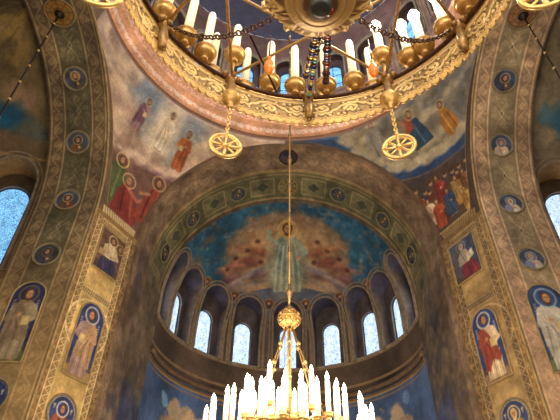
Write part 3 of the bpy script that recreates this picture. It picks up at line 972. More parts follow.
# ------------------------------------------------------------------ apse and side conchs
def make_apse_scene():
    cv = Cv(-5.6, 5.6, -2.2, 7.2, 34, (52, 96, 122))
    cv.mottle(1.2, .3); cv.blotch(.8, .08, (40, 78, 106), .6); cv.blotch(.4, .16, (70, 118, 134), .5)
    # glowing tan aureole
    nz = vnoise(cv.U.shape, 14)
    for su, sv, c, k in ((3.2, 2.75, (108, 108, 98), .8), (3.0, 2.55, (154, 124, 94), .92), (2.3, 2.1, (186, 148, 104), .75), (1.1, 1.6, (200, 170, 124), .6)):
        q = np.abs(cv.U / su) ** 2.2 + np.abs((cv.V - 3.35) / sv) ** 2.2 + nz * .35
        cv.put(np.clip((1 - q) * 5, 0, 1) * k, c)
    cv.blotch(.5, .1, (146, 100, 70), .5); cv.blotch(.3, .12, (206, 168, 120), .35)
    # lower violet-blue clouds
    cv.poly([(-5.6, -2.2), (-5.6, 2.2), (-3.4, 2.5), (-1.8, 2.2), (-.6, 2.4), (.6, 2.4), (1.9, 2.2), (3.4, 2.5), (5.6, 2.2), (5.6, -2.2)], (66, 84, 112), .85)
    for k in range(38):
        u = RNG.uniform(-3.6, 3.6); v = RNG.uniform(.9, 2.9); cv.ell(u, v, RNG.uniform(.25, .6), RNG.uniform(.07, .16), [(120, 112, 122), (88, 92, 122), (150, 130, 116), (56, 76, 112)][k % 4], .6, rot=RNG.uniform(-.3, .3), soft=.12)
    # red brown winged figures and rolling clouds on both sides
    for sx in (-1, 1):
        for u, v, r, rot, c in ((1.3, 3.9, .5, .9, (120, 70, 54)), (1.75, 3.5, .55, .6, (104, 58, 50)), (2.3, 3.3, .5, .2, (132, 84, 70)), (2.6, 2.8, .45, -.3, (112, 72, 76)), (1.6, 2.9, .5, .1, (92, 60, 56)), (2.0, 4.1, .35, 1.1, (142, 94, 66)), (1.1, 2.9, .4, .4, (110, 84, 80)), (2.9, 3.2, .35, .3, (146, 100, 88))):
            cv.ell(sx * u, v, r, r * .42, c, .75, rot=sx * rot * .35, soft=.22); cv.ell(sx * u + .05, v + .12, r * .7, r * .14, shade(c, 1.5), .6, rot=sx * rot * .35, soft=.1)
        for u, v in ((1.35, 4.35), (1.8, 3.95), (2.35, 3.65), (2.75, 3.2), (1.2, 3.4)):
            cv.ell(sx * u, v, .12, .15, (176, 126, 92), .9, soft=.06); cv.ell(sx * u, v + .08, .12, .1, (84, 56, 44), .8, soft=.05)
        for u, v, L_, rot, c in ((1.2, 3.2, .7, -.25, (176, 160, 142)), (1.7, 2.95, .8, -.35, (100, 92, 116)), (2.2, 2.75, .7, -.4, (182, 156, 132)), (1.5, 2.5, .9, -.2, (160, 136, 120)), (2.6, 2.4, .7, -.5, (120, 108, 124)), (.9, 2.75, .5, -.1, (150, 126, 108))):
            cv.ell(sx * u, v, L_, .11, c, .75, rot=sx * rot, soft=.12)
    # enthroned robed figure
    cv.ell(0, 3.2, .95, 1.3, (128, 130, 112), .7, soft=.4)
    cv.poly([(-.62, 2.2), (-.75, 3.1), (-.5, 3.5), (-.55, 4.35), (-.25, 4.65), (.25, 4.65), (.55, 4.35), (.5, 3.5), (.75, 3.1), (.62, 2.2)], (158, 160, 134))
    cv.poly([(-.55, 4.3), (-.25, 4.65), (.1, 4.1), (.5, 3.4), (.72, 2.9), (.2, 2.8), (-.5, 3.2)], (122, 140, 132), .8)
    for k in range(9):
        x = -.55 + 1.1 * k / 8; cv.line([(x * .6, 4.2), (x * .9, 3.3), (x * 1.05, 2.25)], .06, (112, 122, 110) if k % 2 else (196, 198, 168), .7)
    cv.line([(-.5, 4.3), (-.85, 4.6), (-.8, 5.0)], .2, (166, 172, 146)); cv.ell(-.8, 5.08, .1, .13, SKIN)
    cv.line([(.5, 4.3), (.8, 3.9), (.55, 3.7)], .2, (150, 160, 140)); cv.ell(.5, 3.68, .11, .1, SKIN)
    head(cv, .0, 5.0, .24, hair=(86, 60, 42), halo=(206, 172, 104), halo_fill=(196, 156, 92))
    cv.mottle(.35, .2); cv.mottle(.15, .12)
    return cv


CVA = make_apse_scene()


def paint_apse(ph, z, rho, al):
    X = rho * np.sin(ph); ald = np.degrees(al); deg = np.degrees(ph)
    px, py, pz = np.cos(al) * np.sin(ph), np.cos(al) * np.cos(ph), np.sin(al)      # azimuthal development about the middle of the half dome
    k = math.sqrt(.5); dt = np.clip(k * (py + pz), -1, 1); ang = np.arccos(dt); q = k * (pz - py); L_ = np.hypot(px, q) + 1e-9
    C = CVA.sample(RA * ang * px / L_, (RA * ang * q / L_ + .85) / 1.05 + 2.2)
    n1 = vnoise(ph.shape, 30)[..., None]; n2 = vnoise(ph.shape, 8)[..., None]
    # belt of niches: umber ground with a faint random blue tint
    belt = np.array((112, 96, 84.)) * (1 + n1 * .8) + np.array((0, 0, 10.)) * n2
    zt = 13.05 + .0 * z
    m = np.clip((zt - z) / .3 + n2[..., 0] * .8, 0, 1)[..., None]
    C = C * (1 - m) + belt * m
    # roundels between niche heads
    for p in (0.6, -23.2, 23.2, -45.2, 45.2, -66.2, 64.5):
        pass
    for p in (-78, -56, -34.2, -11.3, 12, 34.2, 55, 77):
        d = np.hypot((deg - p) / 180 * PI * rho, z - 13.3)
        C[d < .24] = (98, 60, 50); C[(d < .25) & (d > .19)] = (140, 112, 78)
        dd = np.hypot((deg - p) / 180 * PI * rho, z - 13.34); C[dd < .07] = (186, 138, 98); dd = np.hypot((deg - p) / 180 * PI * rho, z - 13.2); C[dd < .09] = (74, 60, 74)
        # pilaster strips between the niches
        e = np.abs(deg - p) / 180 * PI * RA
        m_ = (z > 10.55) & (z < 12.3)
        C[m_ & (np.abs(e - .11) < .018)] = (164, 136, 96); C[m_ & (e < .05)] = (88, 76, 78)
    # dark zone under the sills, then the ledge and the blue lower wall
    m = np.clip((10.6 - z) / .1, 0, 1)[..., None]; C = C * (1 - m) + np.array((88, 72, 60.)) * (1 + n1 * .9) * m
    m = np.clip((9.15 - z) / .05, 0, 1)[..., None]; low = np.array((74, 94, 128.)) * (1 + n1 * .7) + n2 * np.array((20, 20, 30.))
    C = C * (1 - m) + low * m
    for lo, hi, c in ((8.92, 9.0, (160, 130, 86)), (8.78, 8.82, (140, 114, 78)), (10.46, 10.56, (150, 122, 86)), (9.5, 9.56, (140, 112, 80))): C[(z > lo) & (z < hi)] = c
    # tan clouded figures on the lower wall
    for p, zz_, r, c in ((-58, 7.9, .5, (190, 158, 116)), (-48, 7.5, .55, (206, 170, 124)), (-63, 7.2, .5, (170, 132, 96)), (-40, 7.2, .5, (190, 150, 108)), (58, 7.9, .5, (190, 160, 122)), (48, 7.6, .55, (206, 172, 130)), (64, 7.3, .5, (164, 134, 104)), (40, 7.2, .5, (196, 160, 116)), (-68, 8.2, .2, (120, 160, 190)), (66, 8.4, .2, (112, 140, 180))):
        d = np.hypot((deg - p) / 180 * PI * RA, (z - zz_) * .8) / r + n2[..., 0] * 1.2
        k = np.clip((1 - d) * 4, 0, .85)[..., None]; C = C * (1 - k) + np.array(c, float) * k
    return C


def blob(C, x, y, cx, cy, rx, ry, c, n, k=.9):
    d = np.hypot((x - cx) / rx, (y - cy) / ry) + n * 1.8
    a = np.clip((1 - d) * 1.6, 0, k)[..., None]
    return C * (1 - a) + np.array(c, float) * a


def paint_north(ph, z, rho, al):
    d = np.degrees(ph) ; a = np.degrees(al)
    n1 = vnoise(ph.shape, 18); n2 = vnoise(ph.shape, 6)
    C = np.ones(ph.shape + (3,)) * np.array((112, 96, 64.)) * (1 + n1 * .9 + n2 * .4)[..., None]
    C = blob(C, d, a, 40, 78, 22, 16, (168, 138, 78), n2); C = blob(C, d, a, 60, 70, 12, 8, (150, 122, 74), n2)
    C = blob(C, d, a, 66, 52, 16, 6, (158, 126, 98), n2); C = blob(C, d, a, 64, 44, 20, 6, (34, 82, 112), n1, .95); C = blob(C, d, a, 58, 40, 12, 4, (30, 92, 130), n2)
    C = blob(C, d, a, 80, 38, 12, 5, (84, 92, 88), n2); C = blob(C, d, a, 70, 32, 30, 5, (110, 90, 66), n2)
    m = np.clip((16 - a) / 6, 0, 1)[..., None]; C = C * (1 - m) + np.array((118, 94, 62.)) * (1 + n2 * .5)[..., None] * m
    for zc in (10.9 + 2.5, 9.2): C[np.abs(z - zc) < .05] = (168, 138, 86)
    return C


def paint_south(ph, z, rho, al):
    d = -np.degrees(ph); a = np.degrees(al)
    n1 = vnoise(ph.shape, 18); n2 = vnoise(ph.shape, 6)
    C = np.ones(ph.shape + (3,)) * np.array((120, 108, 88.)) * (1 + n1 * .8 + n2 * .4)[..., None]
    C = blob(C, d, a, 72, 74, 16, 14, (132, 118, 92), n2); C = blob(C, d, a, 68, 46, 12, 8, (56, 100, 124), n1, .95); C = blob(C, d, a, 78, 48, 6, 5, (80, 116, 132), n2)
    C = blob(C, d, a, 82, 54, 6, 6, (150, 138, 112), n2); C = blob(C, d, a, 80, 38, 10, 4, (152, 136, 108), n2)
    m = np.clip((26 - a) / 6, 0, 1)[..., None]; C = C * (1 - m) + np.array((128, 108, 80.)) * (1 + n2 * .5)[..., None] * m
    for zc in (9.2,): C[np.abs(z - zc) < .05] = (168, 138, 86)
    return C

APH = [0.6, -23.2, 23.2, -45.2, 45.2, -66.2, 64.5, -88, 88]
APH = [p for p in APH if abs(p) < 80]
NICHE = (.66, 10.56, 13.5); WIN = (.38, 10.74, 12.64)
rho_a = lambda z: np.where(np.asarray(z) > ZS, np.sqrt(np.maximum(.01, RA ** 2 - (np.asarray(z) - ZS) ** 2)), RA)
EDGE_NICHE = {83.0: (.5, 10.56, 13.5), -83.0: (.5, 10.56, 13.5)}
curved_wall('wall_east', 0, YA, RA, 0.0, 0.0, ZS, True, APH + list(EDGE_NICHE), NICHE, 21, paint_apse, M['fresco'], 'painted apse wall with half dome', special=EDGE_NICHE)
for p in APH + list(EDGE_NICHE):
    arched_window(0, YA, math.radians(p), rho_a, EDGE_NICHE.get(p, NICHE), WIN, RA + .3, .14,
                  ((148, 126, 104), (62, 64, 92), (86, 76, 76), (130, 126, 122)), M['pane'], (3, 1) if abs(p) < 5 else (1, 1), ((.0, .05), (.13, .03)),
                  'narrow arched apse window with pale leaded glass')
mb = MB()
mb.tube([((RA - .06) * math.sin(a), YA + (RA - .06) * math.cos(a), 9.2) for a in np.linspace(-PI / 2, PI / 2, 64)], .09, 8)
mb.tube([((RA - .02) * math.sin(a), YA + (RA - .02) * math.cos(a), 9.02) for a in np.linspace(-PI / 2, PI / 2, 64)], .04, 6)
o = mb.build('trim_12', M['stone_trim']); o['kind'] = 'structure'; o['label'] = 'curved ledge below the apse windows'
NICHE_S = (.72, 9.6, 13.4); WIN_S = (.52, 9.8, 12.85)
for side, nm, pt in ((-1, 'wall_north', paint_north), (1, 'wall_south', paint_south)):
    face = side * PI / 2
    phs = [74.5, 42] if side < 0 else [-76.5, -42]
    curved_wall(nm, side * (A + SOFW), CY, RA, face, 0.0, ZS, True, phs[:2], NICHE_S, 13, pt, M['fresco'], 'painted side conch seen through the %s arch' % ('left' if side < 0 else 'right'))
    for p in phs[:2]:
        arched_window(side * (A + SOFW), CY, face + math.radians(p), rho_a, NICHE_S, WIN_S, RA + .3, .14,
                      ((206, 170, 108), (160, 126, 80), (80, 64, 48), (130, 122, 110)), M['pane_blue' if side < 0 else 'pane'], (1, 1), ((.0, .05), (.13, .03)),
                      'tall blue window in the %s conch' % ('left' if side < 0 else 'right'))
# gilt edge rolls of the great arches
for i, (S, v, L, r) in enumerate(((SN, 0.0, 15, .035), (SS_, 0.0, 15, .035))):
    us = np.linspace(-6, 15, 160)
    X, Y, Z = S(us, np.full(160, v))
    o = MB().tube(list(zip(X, Y, Z)), r, 6).build('trim_%d' % (13 + i), M['gilt']); o['kind'] = 'structure'
# ------------------------------------------------------------------ hoop chandelier
HC = (.14, 1.53, 5.64); HR = 1.5; HB = .42; HRB = 1.435
hoop = empty('hoop_chandelier', HC)
tag(hoop, 'large gilded hoop chandelier overhead with scalloped relief band and tall cream candles', 'chandelier')


def hp(az, r=HR, z=0.0):
    a = math.radians(az); return Vector((r * math.sin(a), r * math.cos(a), z))


na, nz_ = 1080, 40
azs = np.linspace(0, 2 * PI, na, endpoint=False); ts = np.linspace(0, 1, nz_)
AZ, TS = np.meshgrid(azs, ts)
sc_ = np.abs(np.sin(AZ * 60)) ** .6
Hh = HB - .04 + .04 * sc_
r = HR + (HRB - HR) * TS
z = -TS * Hh
sv = AZ * HR; tv = (TS - .45) * HB
d = np.minimum(scroll(sv, tv, .125, .27), np.hypot(((sv / .135) % 1 - .5) * .135, np.abs(tv) - .1) - .016)
ins = np.abs(tv) < .125
rel = np.clip(.5 - d / .012, 0, 1) * ins
lace = (TS > .8)
lr = np.clip(.5 - (np.abs(np.hypot(((AZ * 60 / PI) % 1 - .5) * HR * PI / 60, (TS - .84) * HB) - .02) - .008) / .008, 0, 1)
rel = np.where(lace, lr * .6, rel)
for t0 in (.04, .115, .79):
    rel = np.maximum(rel, np.clip(1.5 - np.abs(TS - t0) / .018, 0, 1))
rr = r - .012 * rel
G0, G1 = np.array((206, 168, 98.)), np.array((226, 192, 124.))
C = G0 + (G1 - G0) * rel[..., None]
edge = np.clip(1 - np.abs(d - .008) / .011, 0, 1) * ins
C = C * (1 - edge[..., None] * .95) + np.array((74, 48, 22.)) * edge[..., None] * .95
C = np.where((ins & (rel < .2))[..., None], C * .78, C)
for t0 in (.07, .15, .76, .83):
    k_ = np.clip(1.4 - np.abs(TS - t0) / .014, 0, 1)[..., None] * .7
    C = C * (1 - k_) + np.array((110, 76, 38.)) * k_
C *= 1 + (vnoise(AZ.shape, 30) * .3)[..., None]
V = np.stack([rr * np.sin(AZ), rr * np.cos(AZ), z], -1)
V2 = np.stack([(r + .02) * np.sin(AZ), (r + .02) * np.cos(AZ), z], -1)
Vt = np.concatenate([V.reshape(-1, 3), V2.reshape(-1, 3)])
F1 = grid_faces(nz_, na, True); F2 = grid_faces(nz_, na, True)[:, ::-1] + nz_ * na
top = np.stack([np.arange(na), nz_ * na + np.arange(na), nz_ * na + (np.arange(na) + 1) % na, (np.arange(na) + 1) % na], -1)
b0 = (nz_ - 1) * na
bot = np.stack([b0 + np.arange(na), b0 + (np.arange(na) + 1) % na, nz_ * na + b0 + (np.arange(na) + 1) % na, nz_ * na + b0 + np.arange(na)], -1)
mesh_np('relief_band', Vt, np.concatenate([F1, F2, top, bot]), M['relief'], hoop, np.concatenate([C.reshape(-1, 3), C.reshape(-1, 3)]))
circ = lambda R, z, n=144: [(R * math.sin(2 * PI * k / n), R * math.cos(2 * PI * k / n), z) for k in range(n)]
MB().tube(circ(HR - .03, .02), .022, 8, True).build('rim', M['bronze'], hoop)
MB().tube(circ(HR + .0, .045), .018, 8, True).build('rim_bead', M['gold'], hoop)


def cup_mb(s=1.0):
    return MB().lathe([(.015 * s, -.025 * s), (.034 * s, -.02 * s), (.038 * s, -.005 * s), (.028 * s, .005 * s), (.034 * s, .02 * s), (.06 * s, .03 * s), (.088 * s, .05 * s), (.092 * s, .065 * s), (.092 * s, .105 * s), (.106 * s, .112 * s), (.106 * s, .122 * s), (.094 * s, .122 * s), (.085 * s, .1 * s), (.05 * s, .08 * s)], n=20)


def candle_mb(h=.76, r=.043):
    return MB().lathe([(r, 0), (r * .98, h * .5), (r * .95, h - .02), (r * .7, h)], n=14)


src = dict(
    cup=cup_mb().build('candle_cup', M['cup_gold']), candle=candle_mb(.68).build('candle', M['candle']), short=candle_mb(.54).build('candle', M['candle']), hot=candle_mb(.52).build('candle', M['hot_candle']),
    tip=MB().ball((0, 0, .03), .036, 10, 6, 1.0).build('tip', M['bulb']), flame=MB().lathe([(.004, -.01), (.05, .03), (.06, .07), (.04, .12), (.003, .18)], n=10).build('flame', M['flame']))
CANDLES = [(-62, 0), (-51, 0), (-42, 0), (-36, 0), (-30, 1), (-23, 0), (-15, 0), (-5, 0), (7, 0), (18, 0), (24, 0), (30, 1), (40, 0), (46, 0), (56, 0), (66, 0),
           (78, 0), (90, 1), (-78, 0), (-90, 1), (102, 0), (114, 0), (126, 0), (138, 0), (150, 1), (162, 0), (174, 0), (186, 0), (198, 0), (210, 1), (222, 0), (234, 0), (246, 0), (258, 0)]
LIT = (30, 40, 46, 56, 66)
for az, raised in CANDLES:
    zb = .29 if raised else .05
    rr_ = HR - .06 if az not in (-36, -23, 24) else HR + .1
    c = inst(src['cup'], hoop, hp(az, rr_, zb))
    cd = inst(src['hot'] if az in LIT else src['short' if raised else 'candle'], hoop, hp(az, rr_, zb + .1))
    t = inst(src['flame'] if az in LIT else src['tip'], cd, (0, 0, .5 if az in LIT or raised else .66))
    st = MB()
    st.tube([hp(az, HR, .02), hp(az, rr_, zb + .02)], .018, 6); st.build('bracket', M['gold'], hoop)
for az in range(0, 360, 30):
    mb = MB()
    p = hp(az, HR - .04, .02)
    mb.ball(p, .06, 12, 8); mb.ball(hp(az, HR - .1, .02), .03, 8, 6)
    mb.tube([hp(az, HR - .05, 0), hp(az, HR - .075, -HB * .5), hp(az, HRB - .04, -HB * .9)], [.03, .045, .03], 8)
    mb.tube([hp(az, HR - .07, .1), hp(az, HR - .04, .02)], .02, 8)
    for s in (-1, 1):
        q = hp(az + s * 2.6, HR - .06, .03); mb.ball(q, .034, 8, 6)
    mb.build('node', M['old_gold'], hoop)
# finials with chains and wheel pendants under every other node
for az in (-30, 30, 90, -90, 150, 210):
    base = hp(az, HRB - .05, -HB + .04)
    f = MB().lathe([(.004, -.13), (.02, -.12), (.03, -.1), (.02, -.085), (.045, -.06), (.07, -.03), (.082, .01), (.085, .04), (.07, .045), (.06, .03), (.03, .03), (.03, .1), (.004, .12)], n=18).build('finial_cup', M['cup_gold'], hoop)
    f.location = base
    ch = MB()
    nl = 7 if abs(az) == 90 else 9
    for k in range(nl):
        zc = -.15 - .035 * k
        ch.tube([(.014 * math.cos(a) * (1 if k % 2 else 0), .014 * math.cos(a) * (0 if k % 2 else 1), zc + .024 * math.sin(a)) for a in np.linspace(0, 2 * PI, 9)[:-1]], .006, 5, True)
    ch.build('chain', M['gold'], f)
    w = MB(); R_ = .125
    w.tube([(R_ * math.cos(a), 0, R_ * math.sin(a)) for a in np.linspace(0, 2 * PI, 33)[:-1]], .017, 6, True)
    w.tube([(.85 * R_ * math.cos(a), 0, .85 * R_ * math.sin(a)) for a in np.linspace(0, 2 * PI, 33)[:-1]], .007, 5, True)
    for k in range(8):
        a = PI * k / 4; wd = .014 if k % 2 == 0 else .009
        w.tube([(0, 0, 0), (R_ * .5 * math.cos(a), 0, R_ * .5 * math.sin(a)), (R_ * math.cos(a), 0, R_ * math.sin(a))], [.008, wd, wd * 1.5], 6)
    w.ball((0, 0, 0), .026, 8, 6); w.ball((0, 0, R_ + .025), .02, 8, 6)
    wl = w.build('wheel_pendant', M['gold'], f); wl.location = (0, 0, -.15 - .035 * nl - R_ - .01); wl.rotation_euler = (0, 0, math.radians(16 if az < 0 else -20))
# straight tie rods across the hoop
for a, b in ((-30, 90), (-30, 208), (30, -90), (30, 150), (-60, 150), (60, 210), (90, 210), (150, -90)):
    MB().tube([hp(a, HR - .06, .05), hp(b, HR - .06, .05)], .014, 8).build('tie_rod', M['pale_gold'], hoop)
# central bowl on its stem
bw = MB()
prof = [(.002, -1.10), (.05, -1.095), (.07, -1.07), (.06, -1.04), (.14, -1.02), (.155, -1.0), (.17, -1.0), (.19, -.985), (.26, -.93), (.31, -.86), (.34, -.78), (.36, -.73), (.385, -.70), (.385, -.67), (.35, -.66), (.32, -.74), (.2, -.92), (.03, -.98)]
bn, bm = 120, len(prof)
nt_ = 64
kk = np.linspace(0, 1, bm); tq = np.linspace(0, 1, nt_)
pr = np.interp(tq, kk, [p[0] for p in prof]); pz = np.interp(tq, kk, [p[1] for p in prof])
aa = np.linspace(0, 2 * PI, bn * 3, endpoint=False); AA_, TT_ = np.meshgrid(aa, tq)
PR = pr[:, None] + 0 * AA_; PZ = pz[:, None] + 0 * AA_
d = scroll(AA_ * .35, (TT_ - .53) * .42, .045, .10)
zone = (TT_ > .43) & (TT_ < .63)
rel = np.where(zone, np.clip(.5 - d / .006, 0, 1), .6)
d2 = np.abs(((AA_ * 24 / PI) % 1) - .5); rel = np.where((TT_ > .63) & (TT_ < .78), np.clip(1.2 - d2 * 2.6, 0, 1), rel)
PR = PR + .012 * rel * (TT_ > .4)
C = np.array((124, 88, 46.)) + np.array((106, 108, 84.)) * rel[..., None]
C = np.where((TT_ < .22)[..., None], np.array((92, 70, 44.)), C); C = np.where((TT_ < .12)[..., None], np.array((50, 54, 50.)), C)
C = np.where(((TT_ > .22) & (TT_ < .42))[..., None], np.array((176, 142, 84.)), C)
mesh_np('central_bowl', np.stack([PR * np.sin(AA_), PR * np.cos(AA_), PZ], -1), grid_faces(nt_, bn * 3, True), M['relief'], hoop, C)
st = MB(); st.tube([(0, 0, -.98), (0, 0, 3.0), (0, 0, 16.0 - HC[2])], .03, 8)
for zc in (-.6, -.2, .5, 1.2, 2.4): st.ball((0, 0, zc), .07, 10, 8)
st.build('stem', M['old_gold'], hoop)
# pierced canopy lugs
for k in range(12):
    a = 2 * PI * k / 12; c_, s_ = math.cos(a), math.sin(a)
    lg = MB(); lg.tube([(.37 * c_, .37 * s_, -.69), (.42 * c_, .42 * s_, -.66), (.43 * c_, .43 * s_, -.6), (.39 * c_, .39 * s_, -.58)], [.026, .026, .02, .014], 6)
    lg.build('bowl_scroll', M['pale_gold'], hoop)


def bead_string(p, q, sag, n, name, mats, r=.022):
    p, q = Vector(p), Vector(q)
    pts = [p.lerp(q, k / n) - Vector((0, 0, sag * 4 * (k / n) * (1 - k / n))) for k in range(n + 1)]
    s = MB().tube(pts, .008, 5).build(name, M['bronze'], hoop)
    for m in mats:
        proto = MB().ball((0, 0, 0), r, 8, 6).build('bead', M[m], s)
        first = True
        for k, pt in enumerate(pts):
            if (k * 7 + 3) % len(mats) == mats.index(m):
                b = proto if first else inst(proto, s)
                first = False; b.location = pt; b.scale = (1.3,) * 3 if k % 5 == 0 else (1,) * 3
        if first: bpy.data.objects.remove(proto)
    return s


bead_string((.02, .02, -1.02), hp(0, HR - .03, -.02), .0, 28, 'beaded_strand', ['blue_gem', 'bronze', 'aqua_gem', 'gold'], .022)
bead_string((.05, .04, -1.03), hp(7, HR - .1, .16), .05, 26, 'beaded_strand', ['red_gem', 'blue_gem', 'bronze'], .03)
bead_string((-.0, .03, -1.03), hp(-2, HR - .35, -.1), .06, 26, 'beaded_strand', ['bronze', 'blue_gem', 'gold'], .026)
# chain swags from the hoop to the bowl
for a, b in ((-60, -40), (58, 40)):
    p, q = hp(a, HR - .1, .0), hp(b, .42, -.55)
    n = 34; pts = [p.lerp(q, k / n) - Vector((0, 0, .26 * 4 * (k / n) * (1 - k / n))) for k in range(n + 1)]
    mb = MB()
    for k in range(n):
        c = (pts[k] + pts[k + 1]) / 2; t = (pts[k + 1] - pts[k]); o_ = t.normalized().cross(Vector((0, 0, 1))) if k % 2 else Vector((0, 0, 1))
        mb.tube([c + t * .62 * math.cos(x) + o_ * .022 * math.sin(x) for x in np.linspace(0, 2 * PI, 9)[:-1]], .007, 5, True)
    mb.build('swag_chain', M['bronze'], hoop)
MB().tube([(-.5, .62, -.32), hp(-12, HR - .04, .05)], .01, 6).build('cable', M['iron'], hoop)
# amber glass drops
for p in ((-.36, .98, -.12), (.56, 1.06, -.04)):
    dr = MB().lathe([(.003, -.2), (.03, -.16), (.048, -.09), (.034, -.02), (.014, .02), (.02, .05), (.004, .08)], n=12).build('amber_drop', M['amber'], hoop)
    dr.location = p
    MB().tube([(0, 0, .07), (0, 0, .42)], .007, 5).build('drop_wire', M['bronze'], dr)

# ------------------------------------------------------------------ chandelier of lit candles
LC = (0.0, CY, 0)
ch = empty('candle_chandelier', LC)
tag(ch, 'golden tiered chandelier crowded with glowing lit candles hanging in front of the apse', 'chandelier')
rod = MB(); rod.tube([(0, 0, 5.75), (0, 0, 15), (0, 0, ZD1 + RD)], .018, 6)
z = 6.1; k = 0
while z < 20:
    rod.ball((0, 0, z), .05 if k % 2 == 0 else .04, 8, 6, 1.3); rod.tube([(0, 0, z - .12), (0, 0, z + .12)], .03, 6); z += .78; k += 1
rod.build('hanging_rod', M['old_gold'], ch)
gl = MB()
for i in range(5):
    zz = [-.15, -.09, 0, .09, .15][i]; rr_ = [.09, .155, .18, .155, .09][i]
    gl.tube([(rr_ * math.cos(a), rr_ * math.sin(a), 5.6 + zz) for a in np.linspace(0, 2 * PI, 7)[:-1]], .016, 6, True)
for k in range(6):
    a = PI * k / 3
    gl.tube([(r_ * math.cos(a), r_ * math.sin(a), 5.6 + z_) for r_, z_ in ((.05, -.19), (.09, -.15), (.155, -.09), (.18, 0), (.155, .09), (.09, .15), (.05, .19))], .016, 6)
    a2 = a + PI / 6
    for z_ in (-.06, .06): gl.ball((.15 * math.cos(a2), .15 * math.sin(a2), 5.6 + z_), .03, 8, 6)
gl.lathe([(.004, 5.36), (.03, 5.38), (.05, 5.41), (.05, 5.43), (.004, 5.44)], n=12); gl.lathe([(.004, 5.76), (.05, 5.77), (.05, 5.8), (.02, 5.85), (.004, 5.86)], n=12)
lan = gl.build('lantern_cage', M['old_gold'], ch)
MB().lathe([(.07, 5.46), (.13, 5.52), (.15, 5.6), (.13, 5.68), (.07, 5.74)], n=12).build('lantern_glass', mat_plain('lantern_glass', (214, 170, 84), .4, .2, .2, 12, (230, 180, 90), .08), lan)


def ring_band(R, z0, z1, name, n=240):
    aa = np.linspace(0, 2 * PI, n, endpoint=False); t = np.linspace(0, 1, 14)
    A_, T_ = np.meshgrid(aa, t)
    d = scroll(A_ * R, (T_ - .5) * (z1 - z0), (z1 - z0) * .36, .16)
    rel = np.clip(.5 - d / .012, 0, 1); rel = np.maximum(rel, (np.abs(T_ - .5) > .43) * 1.0)
    r_ = R + .014 * rel
    C = np.array((150, 100, 40.)) + np.array((96, 92, 70.)) * rel[..., None]
    V1 = np.stack([r_ * np.cos(A_), r_ * np.sin(A_), z0 + (z1 - z0) * T_], -1).reshape(-1, 3)
    V2 = np.stack([(R - .02) * np.cos(A_), (R - .02) * np.sin(A_), z0 + (z1 - z0) * T_], -1).reshape(-1, 3)
    F = grid_faces(14, n, True)
    mesh_np(name, np.concatenate([V1, V2]), np.concatenate([F, F[:, ::-1] + 14 * n]), M['relief'], ch, np.concatenate([C.reshape(-1, 3)] * 2))


ring_band(1.05, 3.52, 3.7, 'outer_ring'); ring_band(.58, 3.74, 3.86, 'inner_ring')
lc = dict(cup=cup_mb(.6).build('candle_cup', M['gold']), long=candle_mb(.46, .034).build('candle', M['hot_candle']), mid=candle_mb(.4, .034).build('candle', M['hot_candle']),
          flame=MB().lathe([(.004, 0), (.026, .02), (.03, .05), (.018, .09), (.003, .13)], n=10).build('flame', M['flame']))


def lit(R, az, zb, kind, hgt):
    a = math.radians(az); p = (R * math.sin(a), R * math.cos(a), zb)
    inst(lc['cup'], ch, p); c = inst(lc[kind], ch, (p[0], p[1], zb + .06)); inst(lc['flame'], c, (0, 0, hgt - .01))


for k in range(32): lit(1.06 + .08 * (k % 2), k * 360 / 32 + 4, 3.66 - .06 * (k % 2), 'mid', .4)
for k in range(20): lit(.58 + .1 * (k % 2), k * 18 + 5, 3.84 + .07 * (k % 3), 'long', .46)
for k in range(6): lit(.24, k * 60 + 20, 4.0, 'mid', .4)
for k in range(6):
    a = PI * k / 3 + PI / 6
    mb = MB(); p = Vector((.05 * math.cos(a), .05 * math.sin(a), 5.46)); q = Vector((.58 * math.cos(a), .58 * math.sin(a), 3.86))
    mb.tube([p, q], .012, 6)
    for t in (.2, .4, .6, .8): mb.ball(p.lerp(q, t), .036, 8, 6)
    mb.build('chain', M['old_gold'], ch)
    mb = MB(); mb.tube([(.2 * math.cos(a), .2 * math.sin(a), 4.0), (.58 * math.cos(a), .58 * math.sin(a), 3.8), (.8 * math.cos(a), .8 * math.sin(a), 3.7), (1.05 * math.cos(a), 1.05 * math.sin(a), 3.6)], .025, 6)
    mb.build('arm', M['gold'], ch)
    # pierced plaques round the middle
    b = a + PI / 6
    mb = MB(); c_, s_ = math.cos(b), math.sin(b)
    for rr2 in (.06, .1): mb.tube([(.63 * c_ - s_ * rr2 * math.cos(x), .63 * s_ + c_ * rr2 * math.cos(x), 3.78 + rr2 * 1.2 * math.sin(x)) for x in np.linspace(0, 2 * PI, 17)[:-1]], .013, 6, True)
    for x in (0, PI / 2, PI, 1.5 * PI): mb.tube([(.63 * c_, .63 * s_, 3.78), (.63 * c_ - s_ * .1 * math.cos(x), .63 * s_ + c_ * .1 * math.cos(x), 3.78 + .12 * math.sin(x))], .012, 6)
    mb.build('plaque', M['gold'], ch)
core = MB().lathe([(.004, 3.3), (.04, 3.34), (.06, 3.4), (.03, 3.46), (.12, 3.55), (.17, 3.66), (.12, 3.78), (.06, 3.84), (.1, 3.92), (.24, 4.0), (.22, 4.06), (.05, 4.1), (.03, 4.5), (.03, 5.42), (.004, 5.44)], n=18)
core.build('central_stem', M['gold'], ch)

